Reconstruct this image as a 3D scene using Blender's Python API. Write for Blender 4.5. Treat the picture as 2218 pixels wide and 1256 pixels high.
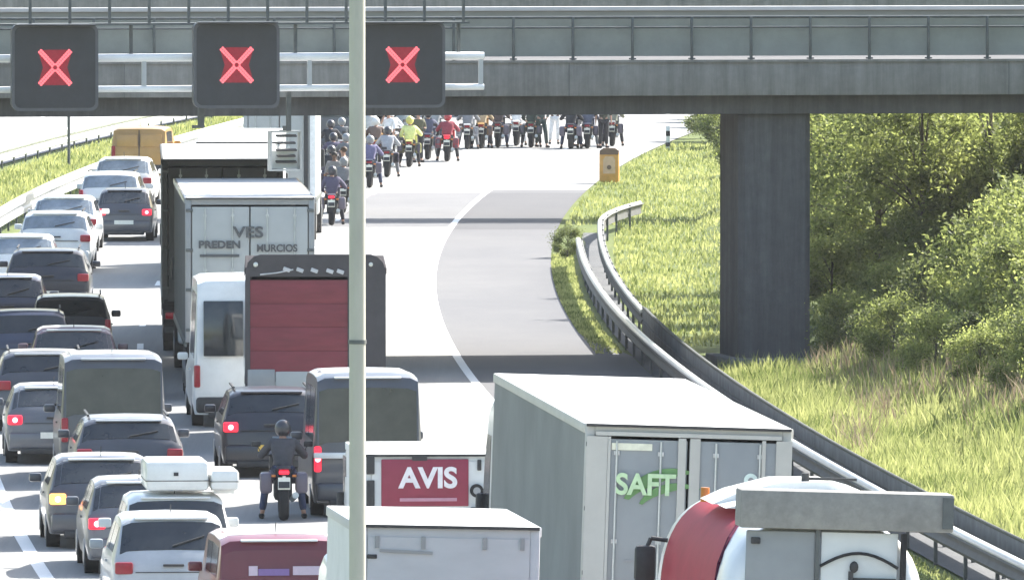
import bpy, bmesh, math, random
from mathutils import Vector, Matrix
R = math.radians
random.seed(7)
sc = bpy.context.scene
for o in list(bpy.data.objects): bpy.data.objects.remove(o)
COL = sc.collection

# ---------------------------------------------------------------- camera, sky, sun
F = 26500.0            # focal length in photo pixels (photo is 2218 wide)
CAMH = 11.5
cd = bpy.data.cameras.new("camera"); cam = bpy.data.objects.new("camera", cd); COL.objects.link(cam)
cd.sensor_width = 36.0; cd.lens = F / 2218 * 36.0
cd.clip_start = 1.0; cd.clip_end = 6000
cam.location = (0, 0, CAMH)
cam.rotation_euler = (R(90) - math.atan((628 + 397) / F), 0, 0)
sc.camera = cam

SUN_EL, SUN_AZ = 38.5, 48.0     # azimuth from +Y towards +X
w = bpy.data.worlds.new("World"); sc.world = w; w.use_nodes = True
nt = w.node_tree
bg = nt.nodes.get("Background") or nt.nodes.new("ShaderNodeBackground")
sky = nt.nodes.new("ShaderNodeTexSky"); sky.sky_type = 'NISHITA'; sky.sun_disc = False
sky.sun_elevation = R(SUN_EL); sky.sun_rotation = R(SUN_AZ); sky.air_density = 1.3; sky.dust_density = 2.5
nt.links.new(sky.outputs[0], bg.inputs[0]); bg.inputs[1].default_value = 0.10
ld = bpy.data.lights.new("sun", 'SUN'); ld.energy = 4.6; ld.angle = R(0.5); ld.color = (1.0, 0.965, 0.90)
sun = bpy.data.objects.new("sun", ld); COL.objects.link(sun)
sv = Vector((math.sin(R(SUN_AZ)) * math.cos(R(SUN_EL)), math.cos(R(SUN_AZ)) * math.cos(R(SUN_EL)), math.sin(R(SUN_EL))))
sun.rotation_euler = (-sv).to_track_quat('-Z', 'Y').to_euler()
sc.view_settings.view_transform = 'Standard'; sc.view_settings.look = 'None'
sc.view_settings.exposure = 1.75; sc.view_settings.gamma = 1.0
sc.view_settings.use_curve_mapping = False
sc.cycles.max_bounces = 6

# ---------------------------------------------------------------- materials
_M = {}
def mat(name, col, rough=0.6, metal=0.0, var=0.12, scale=6.0, coat=0.0, emit=None, estr=0.0, bump=0.0, col2=None, stretch=None, spec=0.5):
    if name in _M: return _M[name]
    m = bpy.data.materials.new(name); m.use_nodes = True; n = m.node_tree; p = n.nodes["Principled BSDF"]
    p.inputs['Roughness'].default_value = rough; p.inputs['Metallic'].default_value = metal
    p.inputs['Coat Weight'].default_value = coat; p.inputs['Specular IOR Level'].default_value = spec
    tc = n.nodes.new("ShaderNodeTexCoord"); mp = n.nodes.new("ShaderNodeMapping")
    n.links.new(tc.outputs['Object'], mp.inputs[0])
    if stretch: mp.inputs['Scale'].default_value = stretch
    nz = n.nodes.new("ShaderNodeTexNoise"); nz.inputs['Scale'].default_value = scale; nz.inputs['Detail'].default_value = 6
    nz.inputs['Roughness'].default_value = 0.65
    n.links.new(mp.outputs[0], nz.inputs[0])
    cr = n.nodes.new("ShaderNodeValToRGB"); cr.color_ramp.elements[0].position = .32; cr.color_ramp.elements[1].position = .68
    if col2 is None:
        c2 = tuple(min(1, c * (1 + var)) for c in col); c1 = tuple(c * (1 - var) for c in col)
    else: c1, c2 = col, col2
    cr.color_ramp.elements[0].color = (*c1, 1); cr.color_ramp.elements[1].color = (*c2, 1)
    n.links.new(nz.outputs['Fac'], cr.inputs[0]); n.links.new(cr.outputs[0], p.inputs['Base Color'])
    if emit:
        p.inputs['Emission Color'].default_value = (*emit, 1); p.inputs['Emission Strength'].default_value = estr
    if bump:
        b = n.nodes.new("ShaderNodeBump"); b.inputs['Strength'].default_value = bump; b.inputs['Distance'].default_value = .02
        n2 = n.nodes.new("ShaderNodeTexNoise"); n2.inputs['Scale'].default_value = scale * 6; n2.inputs['Detail'].default_value = 4
        n.links.new(mp.outputs[0], n2.inputs[0]); n.links.new(n2.outputs['Fac'], b.inputs['Height']); n.links.new(b.outputs[0], p.inputs['Normal'])
    _M[name] = m; return m

def ground_mat(name, stops, s1, s2, s3=None, rough=.9, bump=.3, mix=(.5,.5), st=(1, .35, 1)):
    """several noise scales added together -> ramp"""
    m = bpy.data.materials.new(name); m.use_nodes = True; n = m.node_tree; p = n.nodes["Principled BSDF"]
    p.inputs['Roughness'].default_value = rough; p.inputs['Specular IOR Level'].default_value = .25
    tc = n.nodes.new("ShaderNodeTexCoord")
    def noise(s, st=(1,1,1)):
        mp = n.nodes.new("ShaderNodeMapping"); mp.inputs['Scale'].default_value = st
        n.links.new(tc.outputs['Object'], mp.inputs[0])
        z = n.nodes.new("ShaderNodeTexNoise"); z.inputs['Scale'].default_value = s; z.inputs['Detail'].default_value = 7; z.inputs['Roughness'].default_value = .7
        n.links.new(mp.outputs[0], z.inputs[0]); return z
    a, b = noise(s1, st), noise(s2)
    mx = n.nodes.new("ShaderNodeMath"); mx.operation = 'MULTIPLY_ADD'
    n.links.new(a.outputs['Fac'], mx.inputs[0]); mx.inputs[1].default_value = mix[0]
    m2 = n.nodes.new("ShaderNodeMath"); m2.operation = 'MULTIPLY'; n.links.new(b.outputs['Fac'], m2.inputs[0]); m2.inputs[1].default_value = mix[1]
    n.links.new(m2.outputs[0], mx.inputs[2])
    cr = n.nodes.new("ShaderNodeValToRGB")
    els = cr.color_ramp.elements
    while len(els) < len(stops): els.new(.5)
    for e, (pos, c) in zip(els, stops): e.position = pos; e.color = (*c, 1)
    n.links.new(mx.outputs[0], cr.inputs[0]); n.links.new(cr.outputs[0], p.inputs['Base Color'])
    bp = n.nodes.new("ShaderNodeBump"); bp.inputs['Strength'].default_value = bump; bp.inputs['Distance'].default_value = .03
    n.links.new(b.outputs['Fac'], bp.inputs['Height']); n.links.new(bp.outputs[0], p.inputs['Normal'])
    return m

def leaf_mat(name, dark, light, trans=.45, scale=.9):
    m = bpy.data.materials.new(name); m.use_nodes = True; n = m.node_tree
    p = n.nodes["Principled BSDF"]; p.inputs['Roughness'].default_value = .6; p.inputs['Specular IOR Level'].default_value = .3
    out = n.nodes["Material Output"]
    g = n.nodes.new("ShaderNodeNewGeometry")
    z = n.nodes.new("ShaderNodeTexNoise"); z.inputs['Scale'].default_value = scale; z.inputs['Detail'].default_value = 5
    n.links.new(g.outputs['Position'], z.inputs[0])
    rnd = n.nodes.new("ShaderNodeMath"); rnd.operation = 'MULTIPLY_ADD'
    n.links.new(g.outputs['Random Per Island'], rnd.inputs[0]); rnd.inputs[1].default_value = .35
    n.links.new(z.outputs['Fac'], rnd.inputs[2])
    cr = n.nodes.new("ShaderNodeValToRGB"); cr.color_ramp.elements[0].position = .45; cr.color_ramp.elements[1].position = .9
    cr.color_ramp.elements[0].color = (*dark, 1); cr.color_ramp.elements[1].color = (*light, 1)
    n.links.new(rnd.outputs[0], cr.inputs[0]); n.links.new(cr.outputs[0], p.inputs['Base Color'])
    t = n.nodes.new("ShaderNodeBsdfTranslucent"); n.links.new(cr.outputs[0], t.inputs[0])
    mx = n.nodes.new("ShaderNodeMixShader"); mx.inputs[0].default_value = trans
    n.links.new(p.outputs[0], mx.inputs[1]); n.links.new(t.outputs[0], mx.inputs[2]); n.links.new(mx.outputs[0], out.inputs[0])
    return m

def paint(name, col, rough=.35, coat=.4): return mat('paint_' + name, col, rough, 0.0, .10, 1.7, coat)
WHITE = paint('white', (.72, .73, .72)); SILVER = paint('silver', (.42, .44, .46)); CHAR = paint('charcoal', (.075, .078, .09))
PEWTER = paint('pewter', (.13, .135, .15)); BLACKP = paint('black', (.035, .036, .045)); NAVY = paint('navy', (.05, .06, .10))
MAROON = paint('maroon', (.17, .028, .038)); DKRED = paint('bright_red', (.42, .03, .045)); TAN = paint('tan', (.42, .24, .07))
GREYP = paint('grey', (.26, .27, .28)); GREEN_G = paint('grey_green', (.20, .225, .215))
GLASS = mat('tinted_glass', (.016, .019, .022), .10, 0, .3, 2.2, .0, spec=.7, col2=(.034, .039, .041))
GLASSL = mat('sky_glare_glass', (.20, .24, .28), .15, 0, .35, 2, .0, spec=.9)  # sky reflection put into the glass colour
RUBBER = mat('rubber', (.018, .018, .019), .85, 0, .3, 10)
RIM = mat('alloy_rim', (.35, .35, .36), .35, .8, .1, 10)
DARKPL = mat('dark_plastic', (.035, .036, .038), .6, 0, .25, 8)
STEEL = mat('galvanised_steel', (.50, .52, .52), .45, .55, .18, 5)
STEELD = mat('dull_steel', (.11, .12, .12), .6, .3, .2, 5)
LAMPR = mat('red_lamp', (.20, .012, .02), .3, 0, .15, 20, emit=(1, .03, .07), estr=.02)
LAMPRL = mat('lit_red_lamp', (.5, .02, .04), .3, 0, .1, 20, emit=(1, .015, .04), estr=.55)
LAMPC = mat('lit_lamp_core', (.9, .4, .45), .3, 0, .1, 20, emit=(1, .30, .36), estr=1.2)
LAMPA = mat('lit_amber_lamp', (.6, .2, .03), .3, 0, .1, 20, emit=(1, .35, .08), estr=1.2)
LAMPAD = mat('amber_lamp', (.5, .18, .03), .3, 0, .1, 20)
PLATE = mat('number_plate', (.75, .75, .68), .4, 0, .04, 20)
PLATEY = mat('yellow_plate', (.75, .5, .1), .4, 0, .04, 20)
CONC = ground_mat('concrete', [(.3, (.17, .17, .175)), (.5, (.22, .22, .225)), (.7, (.27, .27, .265))], .6, 5, bump=.15)
def streaky(name, c1, c2, c3):
    m = ground_mat(name, [(.28, c1), (.5, c2), (.72, c3)], .5, 4, bump=.2); n = m.node_tree; p = n.nodes['Principled BSDF']
    tc = n.nodes.new('ShaderNodeTexCoord'); mp = n.nodes.new('ShaderNodeMapping'); mp.inputs['Scale'].default_value = (2.2, 2.2, .16)
    z = n.nodes.new('ShaderNodeTexNoise'); z.inputs['Scale'].default_value = 1.6; z.inputs['Detail'].default_value = 8; z.inputs['Roughness'].default_value = .75
    n.links.new(tc.outputs['Object'], mp.inputs[0]); n.links.new(mp.outputs[0], z.inputs[0])
    cr = n.nodes.new('ShaderNodeValToRGB'); cr.color_ramp.elements[0].position = .38; cr.color_ramp.elements[1].position = .62
    cr.color_ramp.elements[0].color = (.80, .795, .78, 1); cr.color_ramp.elements[1].color = (1.12, 1.12, 1.1, 1)
    n.links.new(z.outputs['Fac'], cr.inputs[0]); mx = n.nodes.new('ShaderNodeMixRGB'); mx.blend_type = 'MULTIPLY'; mx.inputs[0].default_value = 1
    old = p.inputs['Base Color'].links[0].from_socket; n.links.new(old, mx.inputs[1]); n.links.new(cr.outputs[0], mx.inputs[2]); n.links.new(mx.outputs[0], p.inputs['Base Color'])
    return m
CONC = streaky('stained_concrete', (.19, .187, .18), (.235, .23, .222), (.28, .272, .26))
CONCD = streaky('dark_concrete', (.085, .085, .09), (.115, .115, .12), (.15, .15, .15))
ASPH = ground_mat('lane_asphalt', [(.34, (.20, .20, .197)), (.5, (.265, .265, .258)), (.64, (.31, .31, .30))], .9, 14, bump=.15, mix=(.75, .25), st=(1, .025, 1))
SHOULD = ground_mat('shoulder_asphalt', [(.3, (.105, .105, .112)), (.5, (.13, .13, .135)), (.7, (.165, .162, .16))], .3, 14, bump=.15)
GRAVEL = ground_mat('gravel', [(.3, (.075, .078, .085)), (.5, (.115, .118, .122)), (.7, (.17, .17, .165))], .8, 22, bump=.5)
GRASS = ground_mat('grass_ground', [(.32, (.055, .075, .022)), (.48, (.095, .125, .03)), (.6, (.14, .165, .045)), (.75, (.21, .19, .085))], .35, 9, bump=.8)
ROADPAINT = mat('road_paint', (.80, .80, .78), .6, 0, .06, 9)

# ---------------------------------------------------------------- helpers
def curve_x(x0, d): return x0 + (d - 312.0) ** 2 / 3200.0
def head(d): return -math.atan((d - 312.0) / 1600.0)
def at(px, fd): return ((px - 1109) / fd, F / fd)

def tag(o, label=None, cat=None, group=None, kind=None):
    if label: o['label'] = label
    if cat: o['category'] = cat
    if group: o['group'] = group
    if kind: o['kind'] = kind
    return o
def empty(name, loc=(0, 0, 0), rz=0, **k):
    o = bpy.data.objects.new(name, None); COL.objects.link(o); o.location = loc; o.rotation_euler = (0, 0, rz)
    o.empty_display_size = .3
    return tag(o, **k)
def link(name, me, m, parent=None):
    o = bpy.data.objects.new(name, me); COL.objects.link(o)
    if m is not None and len(me.materials) == 0:
        for q in (m if isinstance(m, (list, tuple)) else [m]): me.materials.append(q)
    if parent is not None: o.parent = parent
    return o
def finish(me, smooth=True, ang=35):
    if smooth:
        for p in me.polygons: p.use_smooth = True
        try: me.set_sharp_from_angle(angle=R(ang))
        except Exception: pass
    return me

class MB:
    """collects boxes, tubes, prisms into one mesh"""
    def __init__(s): s.bm = bmesh.new()
    def box(s, c, d, rot=None, bev=0.0, mi=0):
        t = bmesh.new(); bmesh.ops.create_cube(t, size=1.0)
        for v in t.verts: v.co = Vector((v.co.x * d[0], v.co.y * d[1], v.co.z * d[2]))
        if bev: bmesh.ops.bevel(t, geom=list(t.edges), offset=min(bev, min(d) * .45), segments=2, affect='EDGES', profile=.5)
        M = Matrix.Translation(c)
        if rot: M = M @ (Matrix.Rotation(rot[2], 4, 'Z') @ Matrix.Rotation(rot[1], 4, 'Y') @ Matrix.Rotation(rot[0], 4, 'X'))
        t.transform(M); s._add(t, mi); return s
    def cyl(s, a, b, r, r2=None, n=16, mi=0):
        a, b = Vector(a), Vector(b); r2 = r if r2 is None else r2
        t = bmesh.new(); bmesh.ops.create_cone(t, cap_ends=True, segments=n, radius1=r, radius2=r2, depth=(b - a).length)
        q = (b - a).to_track_quat('Z', 'Y').to_matrix().to_4x4()
        t.transform(Matrix.Translation((a + b) / 2) @ q); s._add(t, mi); return s
    def ball(s, c, r, sc_=(1, 1, 1), sub=2, mi=0):
        t = bmesh.new(); bmesh.ops.create_icosphere(t, subdivisions=sub, radius=r)
        t.transform(Matrix.Translation(c) @ Matrix.Diagonal((*sc_, 1))); s._add(t, mi); return s
    def tube(s, pts, r, n=8, mi=0):
        for a, b in zip(pts, pts[1:]): s.cyl(a, b, r, n=n, mi=mi)
        return s
    def prism(s, pts, y0, y1, axis='y', mi=0):
        """polygon in the two other axes extruded along axis"""
        t = bmesh.new()
        def P(p, k):
            return {'y': (p[0], k, p[1]), 'x': (k, p[0], p[1]), 'z': (p[0], p[1], k)}[axis]
        A = [t.verts.new(P(p, y0)) for p in pts]; B = [t.verts.new(P(p, y1)) for p in pts]
        t.faces.new(A); t.faces.new(B[::-1]); n = len(pts)
        for i in range(n): t.faces.new((A[i], B[i], B[(i + 1) % n], A[(i + 1) % n]))
        bmesh.ops.recalc_face_normals(t, faces=list(t.faces)); s._add(t, mi); return s
    def _add(s, t, mi):
        for f in t.faces: f.material_index = mi
        me = bpy.data.meshes.new("tmp"); t.to_mesh(me); t.free(); s.bm.from_mesh(me); bpy.data.meshes.remove(me)
    def build(s, name, m, parent=None, smooth=True, ang=35):
        me = bpy.data.meshes.new(name); s.bm.to_mesh(me); s.bm.free(); finish(me, smooth, ang)
        return link(name, me, m, parent)
def pm(name, verts, faces, m, parent=None, smooth=False, ang=35):
    me = bpy.data.meshes.new(name); me.from_pydata(verts, [], faces); me.update()
    bm = bmesh.new(); bm.from_mesh(me); bmesh.ops.recalc_face_normals(bm, faces=list(bm.faces)); bm.to_mesh(me); bm.free()
    finish(me, smooth, ang); return link(name, me, m, parent)
def text(name, body, size, m, parent, loc, width=None, extr=.006, rot=(R(90), 0, 0), bold=.0):
    cu = bpy.data.curves.new(name, 'FONT'); cu.body = body; cu.size = size; cu.extrude = extr; cu.align_x = 'CENTER'; cu.align_y = 'CENTER'; cu.offset = bold
    to = bpy.data.objects.new(name + '_c', cu); COL.objects.link(to)
    bpy.context.view_layer.update()
    me = bpy.data.meshes.new_from_object(to.evaluated_get(bpy.context.evaluated_depsgraph_get()))
    bpy.data.objects.remove(to); me.name = name; me.materials.clear()
    if width:
        xs = [v.co.x for v in me.vertices]; k = width / (max(xs) - min(xs))
        for v in me.vertices: v.co.x *= k
    o = link(name, me, m, parent); o.location = loc; o.rotation_euler = rot
    return o
def copy_tree(o, parent=None, kids=None):
    c = o.copy(); COL.objects.link(c)
    if parent is not None: c.parent = parent
    for ch in list(o.children): copy_tree(ch, c)
    return c

# ---------------------------------------------------------------- ground, road, markings
def strip(name, x0a, x0b, da, db, z, m, step=4.0, fa=None, fb=None, **k):
    """sheet following the curve; x0a, x0b may vary with d through fa, fb"""
    v, f = [], []; n = max(1, int(round((db - da) / step)))
    for i in range(n + 1):
        d = da + (db - da) * i / n
        a = fa(d) if fa else x0a; b = fb(d) if fb else x0b
        v += [(curve_x(a, d), d, z), (curve_x(b, d), d, z)]
        if i: q = 2 * i; f.append((q - 2, q - 1, q + 1, q))
    return tag(pm(name, v, f, m), **k)
def bank(x0, d):
    h = 0
    if x0 > 4.8: h = min(5.5, (x0 - 4.8) * .42)
    if x0 < -38: h = min(4.0, (-38 - x0) * .3)
    return h
gx = [-900, -400, -200, -120, -80, -60, -50, -42, -38, -33, -26, -19, -14, -12, -6, 0, 2, 3, 4, 4.8, 5.6, 6.6, 8, 10, 12, 15, 18, 24, 40, 70, 120, 220, 420, 900]
gy = [-300, -100, 0] + list(range(40, 620, 8)) + [700, 850, 1100, 1600, 2600, 4500]
V_, F_ = [], []
for j, d in enumerate(gy):
    dd = min(max(d, 40), 620)
    for i, g in enumerate(gx):
        r = random.Random(i * 971 + j)
        b = bank(g, d)
        V_.append((g + (dd - 312) ** 2 / 3200.0, d, -.03 + b + (r.uniform(-.12, .12) if b > .3 else 0)))
        if i and j: a = j * len(gx) + i; F_.append((a - len(gx) - 1, a - len(gx), a, a - 1))
tag(pm('ground', V_, F_, GRASS, smooth=True, ang=60), kind='structure')
strip('road', -12.9, -2.0, 40, 620, 0.0, ASPH, kind='structure')
strip('far_shoulder', -2.0, 1.0, 377, 620, 0.0, ASPH, kind='structure')
strip('hard_shoulder', -2.0, 0, 40, 377, 0.0, SHOULD, fb=lambda d: 1.0 + (0.75 if 215 < d < 262 else (.75 * max(0, 1 - (d - 262) / 8) if d >= 262 and d < 270 else 0)), kind='structure')
strip('opposite_road', -32.0, -19.6, 40, 620, 0.0, ASPH, kind='structure')
strip('barrier_gravel_strip', 1.76, 2.42, 60, 338, 0.006, GRAVEL, kind='structure')
strip('median_path', -13.9, -12.95, 40, 620, -0.008, GRAVEL, kind='structure')
def line(name, xo, da, db, wd=.16, z=.006):
    return strip(name, xo - wd / 2, xo + wd / 2, da, db, z, ROADPAINT, kind='structure')
SHADE_ASPH = ground_mat('shade_asphalt', [(.3, (.125, .125, .13)), (.5, (.155, .155, .16)), (.7, (.195, .193, .19))], .3, 14, bump=.15)
SHADE_SHOULD = ground_mat('shade_shoulder', [(.3, (.08, .08, .086)), (.5, (.098, .098, .104)), (.7, (.12, .118, .118))], .3, 14, bump=.15)
strip('road_shade_band', -5.4, -2.0, 343, 374, 0.003, SHADE_ASPH, kind='structure'); strip('shoulder_shade_band', -2.0, 1.0, 341, 374, 0.003, SHADE_SHOULD, kind='structure')  # darker sheets paint the pale shadow band across lane and shoulder
line('road_edge_line_left', -12.1, 40, 620, .22); line('road_edge_line_right', -2.0, 40, 620, .18)
v, f = [], []
for xo in (-8.75, -5.4, -25.6):
    d = 60.0
    while d < 600:
        b = len(v); e = d + 3
        v += [(curve_x(xo - .07, d), d, .006), (curve_x(xo + .07, d), d, .006), (curve_x(xo + .07, e), e, .006), (curve_x(xo - .07, e), e, .006)]
        f.append((b, b + 1, b + 2, b + 3)); d += 12
tag(pm('road_lane_marking', v, f, ROADPAINT), kind='structure')
line('opposite_edge_line', -20.2, 40, 620, .2)

# ---------------------------------------------------------------- guard rails
def guardrail(label, xo, da, db, face, m=STEEL, fx=None, step=3.0, post_step=4.0, ztop=.75, thick=.09, group=None, tall=False, double=False, cap=None):
    fx = fx or (lambda d: curve_x(xo, d))
    root = empty('guard_rail', (fx(da), da, 0), 0, label=label, cat='guard rail', group=group)
    X, D = fx(da), da
    # w-beam cross-section, u towards the traffic (face = -1 left / +1 right)
    if tall:
        prof = [(0, ztop - .56), (.05, ztop - .55), (.05, ztop - .30), (.02, ztop - .28), (.05, ztop - .26), (.05, ztop - .03), (.04, ztop), (-.04, ztop), (-.05, ztop - .03), (-.05, ztop - .55)]
    elif double:
        prof = [(0, ztop - .50), (.06, ztop - .47), (.06, ztop - .34), (.0, ztop - .30), (.0, ztop - .22), (.09, ztop - .17), (.09, ztop - .03), (.06, ztop), (-.03, ztop), (-.02, ztop - .45)]
    else: prof = [(0, ztop - .31), (.05, ztop - .30), (thick, ztop - .24), (.05, ztop - .17), (.05, ztop - .14), (thick, ztop - .07), (.06, ztop - .005), (-.07, ztop), (-.09, ztop - .02),
            (-.06, ztop - .03), (.0, ztop - .15), (-.02, ztop - .30)]
    v, f = [], []; n = int((db - da) / step); k = len(prof)
    for i in range(n + 1):
        d = da + (db - da) * i / n
        for u, z in prof: v.append((fx(d) + face * u - X, d - D, z))
        if i:
            for j in range(k): a, b = (i - 1) * k + j, (i - 1) * k + (j + 1) % k; f.append((a, b, b + k, a + k))
    f += [tuple(range(k)), tuple(n * k + j for j in range(k))[::-1]]
    pm('rail', v, f, m, root, smooth=True, ang=30)
    if cap:
        v, f = [], []; k = 12; rr = cap[1]
        for i in range(n + 1):
            d = da + (db - da) * i / n
            for j in range(k): a = 2 * math.pi * j / k; v.append((fx(d) - X + face * .03 + rr * math.cos(a), d - D, ztop + .0 + rr * math.sin(a)))
            if i:
                for j in range(k): a, b = (i - 1) * k + j, (i - 1) * k + (j + 1) % k; f.append((a, b, b + k, a + k))
        f += [tuple(range(k)), tuple(n * k + j for j in range(k))[::-1]]
        pm('edge_tone_tube', v, f, cap[0], root, smooth=True, ang=60)  # added tube; white ones paint the sunlit upper edge of the beam
    pmesh = None; d = da + .5; cnt = 0
    while d < db and cnt < 98:
        if pmesh is None:
            o = MB().box((0, 0, .33), (.06, .10, .72), bev=.008).build('post', STEELD, root); pmesh = o.data
        else:
            o = link('post', pmesh, None, root)
        o.location = (fx(d) - X - face * .05, d - D, 0); d += post_step; cnt += 1
    return root
RAILSHADE = mat('shaded_rail', (.07, .072, .07), .7, .0, .2, 3)  # shade on the beam's face put into its dark colour
guardrail('steel guard rail with painted sunlit top along the hard shoulder ending beside the dark bush', 1.72, 120, 313, -1, m=RAILSHADE, ztop=.68, cap=(WHITE, .065))
def backfx(d):
    x = curve_x(2.30, d)
    if d > 327: x += ((d - 327) / 16) ** 2 * .95
    return x
guardrail('dark capped grey guard rail behind the sunlit-topped one', 2.30, 120, 268, -1, thick=.10, tall=True, cap=(mat('dark_cap', (.05, .055, .04), .8), .03), m=mat('dull_rail', (.14, .147, .15), .8, .0, .25, 2, spec=.15))
guardrail('guard rail with painted sunlit cap on the grass side bending outward at its far end', 2.30, 268, 343.5, -1, fx=backfx, m=RAILSHADE, ztop=.66, cap=(WHITE, .055))
guardrail('steel guard rail beside the left lane queue, on the near side of the grassy median', -14.1, 120, 500, 1, post_step=4, double=True, cap=(WHITE, .06), fx=lambda d: curve_x(-13.9 - .35 * min(1, max(0, (d - 200) / 150)), d))
guardrail('steel guard rail on the far side of the grassy median, along the opposite carriageway', -19.1, 200, 520, 1, double=True, cap=(WHITE, .06))

# ---------------------------------------------------------------- bridges
def bridge(loc, rz, width, label, detail=True):
    root = empty('road_bridge', loc, rz, label=label, cat='bridge')
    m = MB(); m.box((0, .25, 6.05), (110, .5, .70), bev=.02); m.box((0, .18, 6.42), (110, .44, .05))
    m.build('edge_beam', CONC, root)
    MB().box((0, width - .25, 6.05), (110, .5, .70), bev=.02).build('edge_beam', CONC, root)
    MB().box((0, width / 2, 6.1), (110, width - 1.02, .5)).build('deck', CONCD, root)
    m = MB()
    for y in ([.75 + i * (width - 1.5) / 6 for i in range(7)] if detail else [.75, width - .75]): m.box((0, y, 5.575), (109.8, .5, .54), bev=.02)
    m.build('girder', CONCD, root)
    for k in range(-8, 9): MB().box((k * 9.3 + 1.2, -.002, 6.05), (.012, .008, .70)).build('joint', STEELD, root)
    # solid parapet along the far side with a pale coping
    MB().box((0, width - .12, 6.85), (110, .2, .88)).build('far_parapet', GREEN_G if False else mat('parapet_panel', (.26, .27, .24), .8, 0, .12, 1.2, stretch=(.4, 1, 4)), root)
    MB().box((0, width - .14, 7.335), (110, .34, .09), bev=.01).build('coping', mat('coping_concrete', (.55, .54, .52), .8, 0, .1, 2), root)
    # near railing
    rl = MB(); rl.cyl((-54, .16, 7.33), (54, .16, 7.33), .028, n=8); rl.cyl((-54, .16, 7.12), (54, .16, 7.12), .02, n=8)
    rl.build('rail', STEELD, root)
    pmsh = MB().box((0, 0, 0), (.055, .07, .90), bev=.008).box((0, 0, -.42), (.13, .13, .03)).build('railing_post', STEELD, root)
    pmsh.location = (-54 + .0, .16, 6.89); k = 0
    for i in range(1, 87):
        o = link('railing_post', pmsh.data, None, root); o.location = (-54 + i * 1.252 + .22, .16, 6.89)
    MB().box((0, .32, 6.91), (108, .012, .78)).build('mesh_panel', mat('infill_mesh', (.25, .265, .25), .8, 0, .12, 1.5), root) if detail else None
    return root
b1 = bridge((0, 253.6, 0), math.atan(.16), 11.5, 'nearer concrete road bridge crossing the view, steel railing on top, behind the red cross signs')
bridge((0, 351.5, 0), math.atan(.02), 3.4, 'slim second bridge almost hidden behind the top of the nearer bridge', False)
# piers
def pier(x, y, w, dl, label, h=5.6, rz=math.atan(.16)):
    root = empty('bridge_pier', (x, y, 0), rz, label=label, cat='bridge pier')
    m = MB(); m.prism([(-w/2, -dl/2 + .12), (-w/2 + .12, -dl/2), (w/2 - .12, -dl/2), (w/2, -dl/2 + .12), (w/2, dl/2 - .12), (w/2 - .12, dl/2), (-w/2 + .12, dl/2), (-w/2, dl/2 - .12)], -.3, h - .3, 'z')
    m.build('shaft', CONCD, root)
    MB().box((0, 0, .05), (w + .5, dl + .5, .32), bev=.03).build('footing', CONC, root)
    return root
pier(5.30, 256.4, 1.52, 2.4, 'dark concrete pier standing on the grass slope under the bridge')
pier(-16.6, 256.5, 1.2, 7.0, 'concrete pier in the left median under the near bridge')

# ---------------------------------------------------------------- gantry with lane signals
gr = empty('sign_gantry', (0, 245.6, 0), math.atan(.30), label='white steel gantry truss carrying the three red cross signs in front of the bridge', cat='gantry')
XE = (1045 - 1109) / 107.5
GX0, GX1 = -40.0, XE
zt, zb = 6.70, 6.08
m = MB()
for y in (0, .28):
    m.cyl((GX0, y, zt), (GX1, y, zt), .078, n=20); m.cyl((GX0, y, zb), (GX1, y, zb), .062, n=20)
m.build('chord', mat('white_gantry_paint', (.82, .83, .83), .55, 0, .04, 4), gr)
xs = [XE - .06, XE - 3.63, XE - 7.05, XE - 10.5, XE - 14, XE - 17.5, XE - 21, XE - 25, XE - 30]
GP = mat('gantry_upright_paint', (.45, .47, .48), .5, 0, .06, 4)
for x in xs:
    b = MB()
    for y in (0,): b.box((x, y, (zt + zb) / 2), (.085, .07, zt - zb - .11))
    b.box((x, .14, zt), (.07, .2, .07)); b.box((x, .14, zb), (.07, .2, .07))
    b.build('upright', GP, gr)
# walkway above with handrail
MB().box(((GX0 + GX1) / 2 - .15, .25, 7.37), (GX1 - GX0 - .3, .55, .045)).build('walkway', STEELD, gr)
h = MB(); h.cyl((GX0, -.0, 8.4), (GX1 - .3, -.0, 8.4), .022, n=8); h.cyl((GX0, 0, 7.9), (GX1 - .3, 0, 7.9), .018, n=8); h.build('handrail', STEELD, gr)
i = 0; x = GX1 - .42; msh = None
while x > -20:
    if msh is None: o = MB().box((0, 0, 0), (.05, .05, 1.02)).build('handrail_post', STEELD, gr); msh = o.data
    else: o = link('handrail_post', msh, None, gr)
    o.location = (x, 0, 7.9); x -= .815
for x in [XE - .45 - k * 1.7 for k in range(14)]: MB().box((x, .25, 7.06), (.06, .06, .60)).build('hanger', STEELD, gr)
for k, yy in ((0, .45),):
    MB().cyl((GX0 + .5, .45, -.1), (GX0 + .5, .45, 6.2), .22, n=20).build('mast', STEEL, gr)
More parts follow.
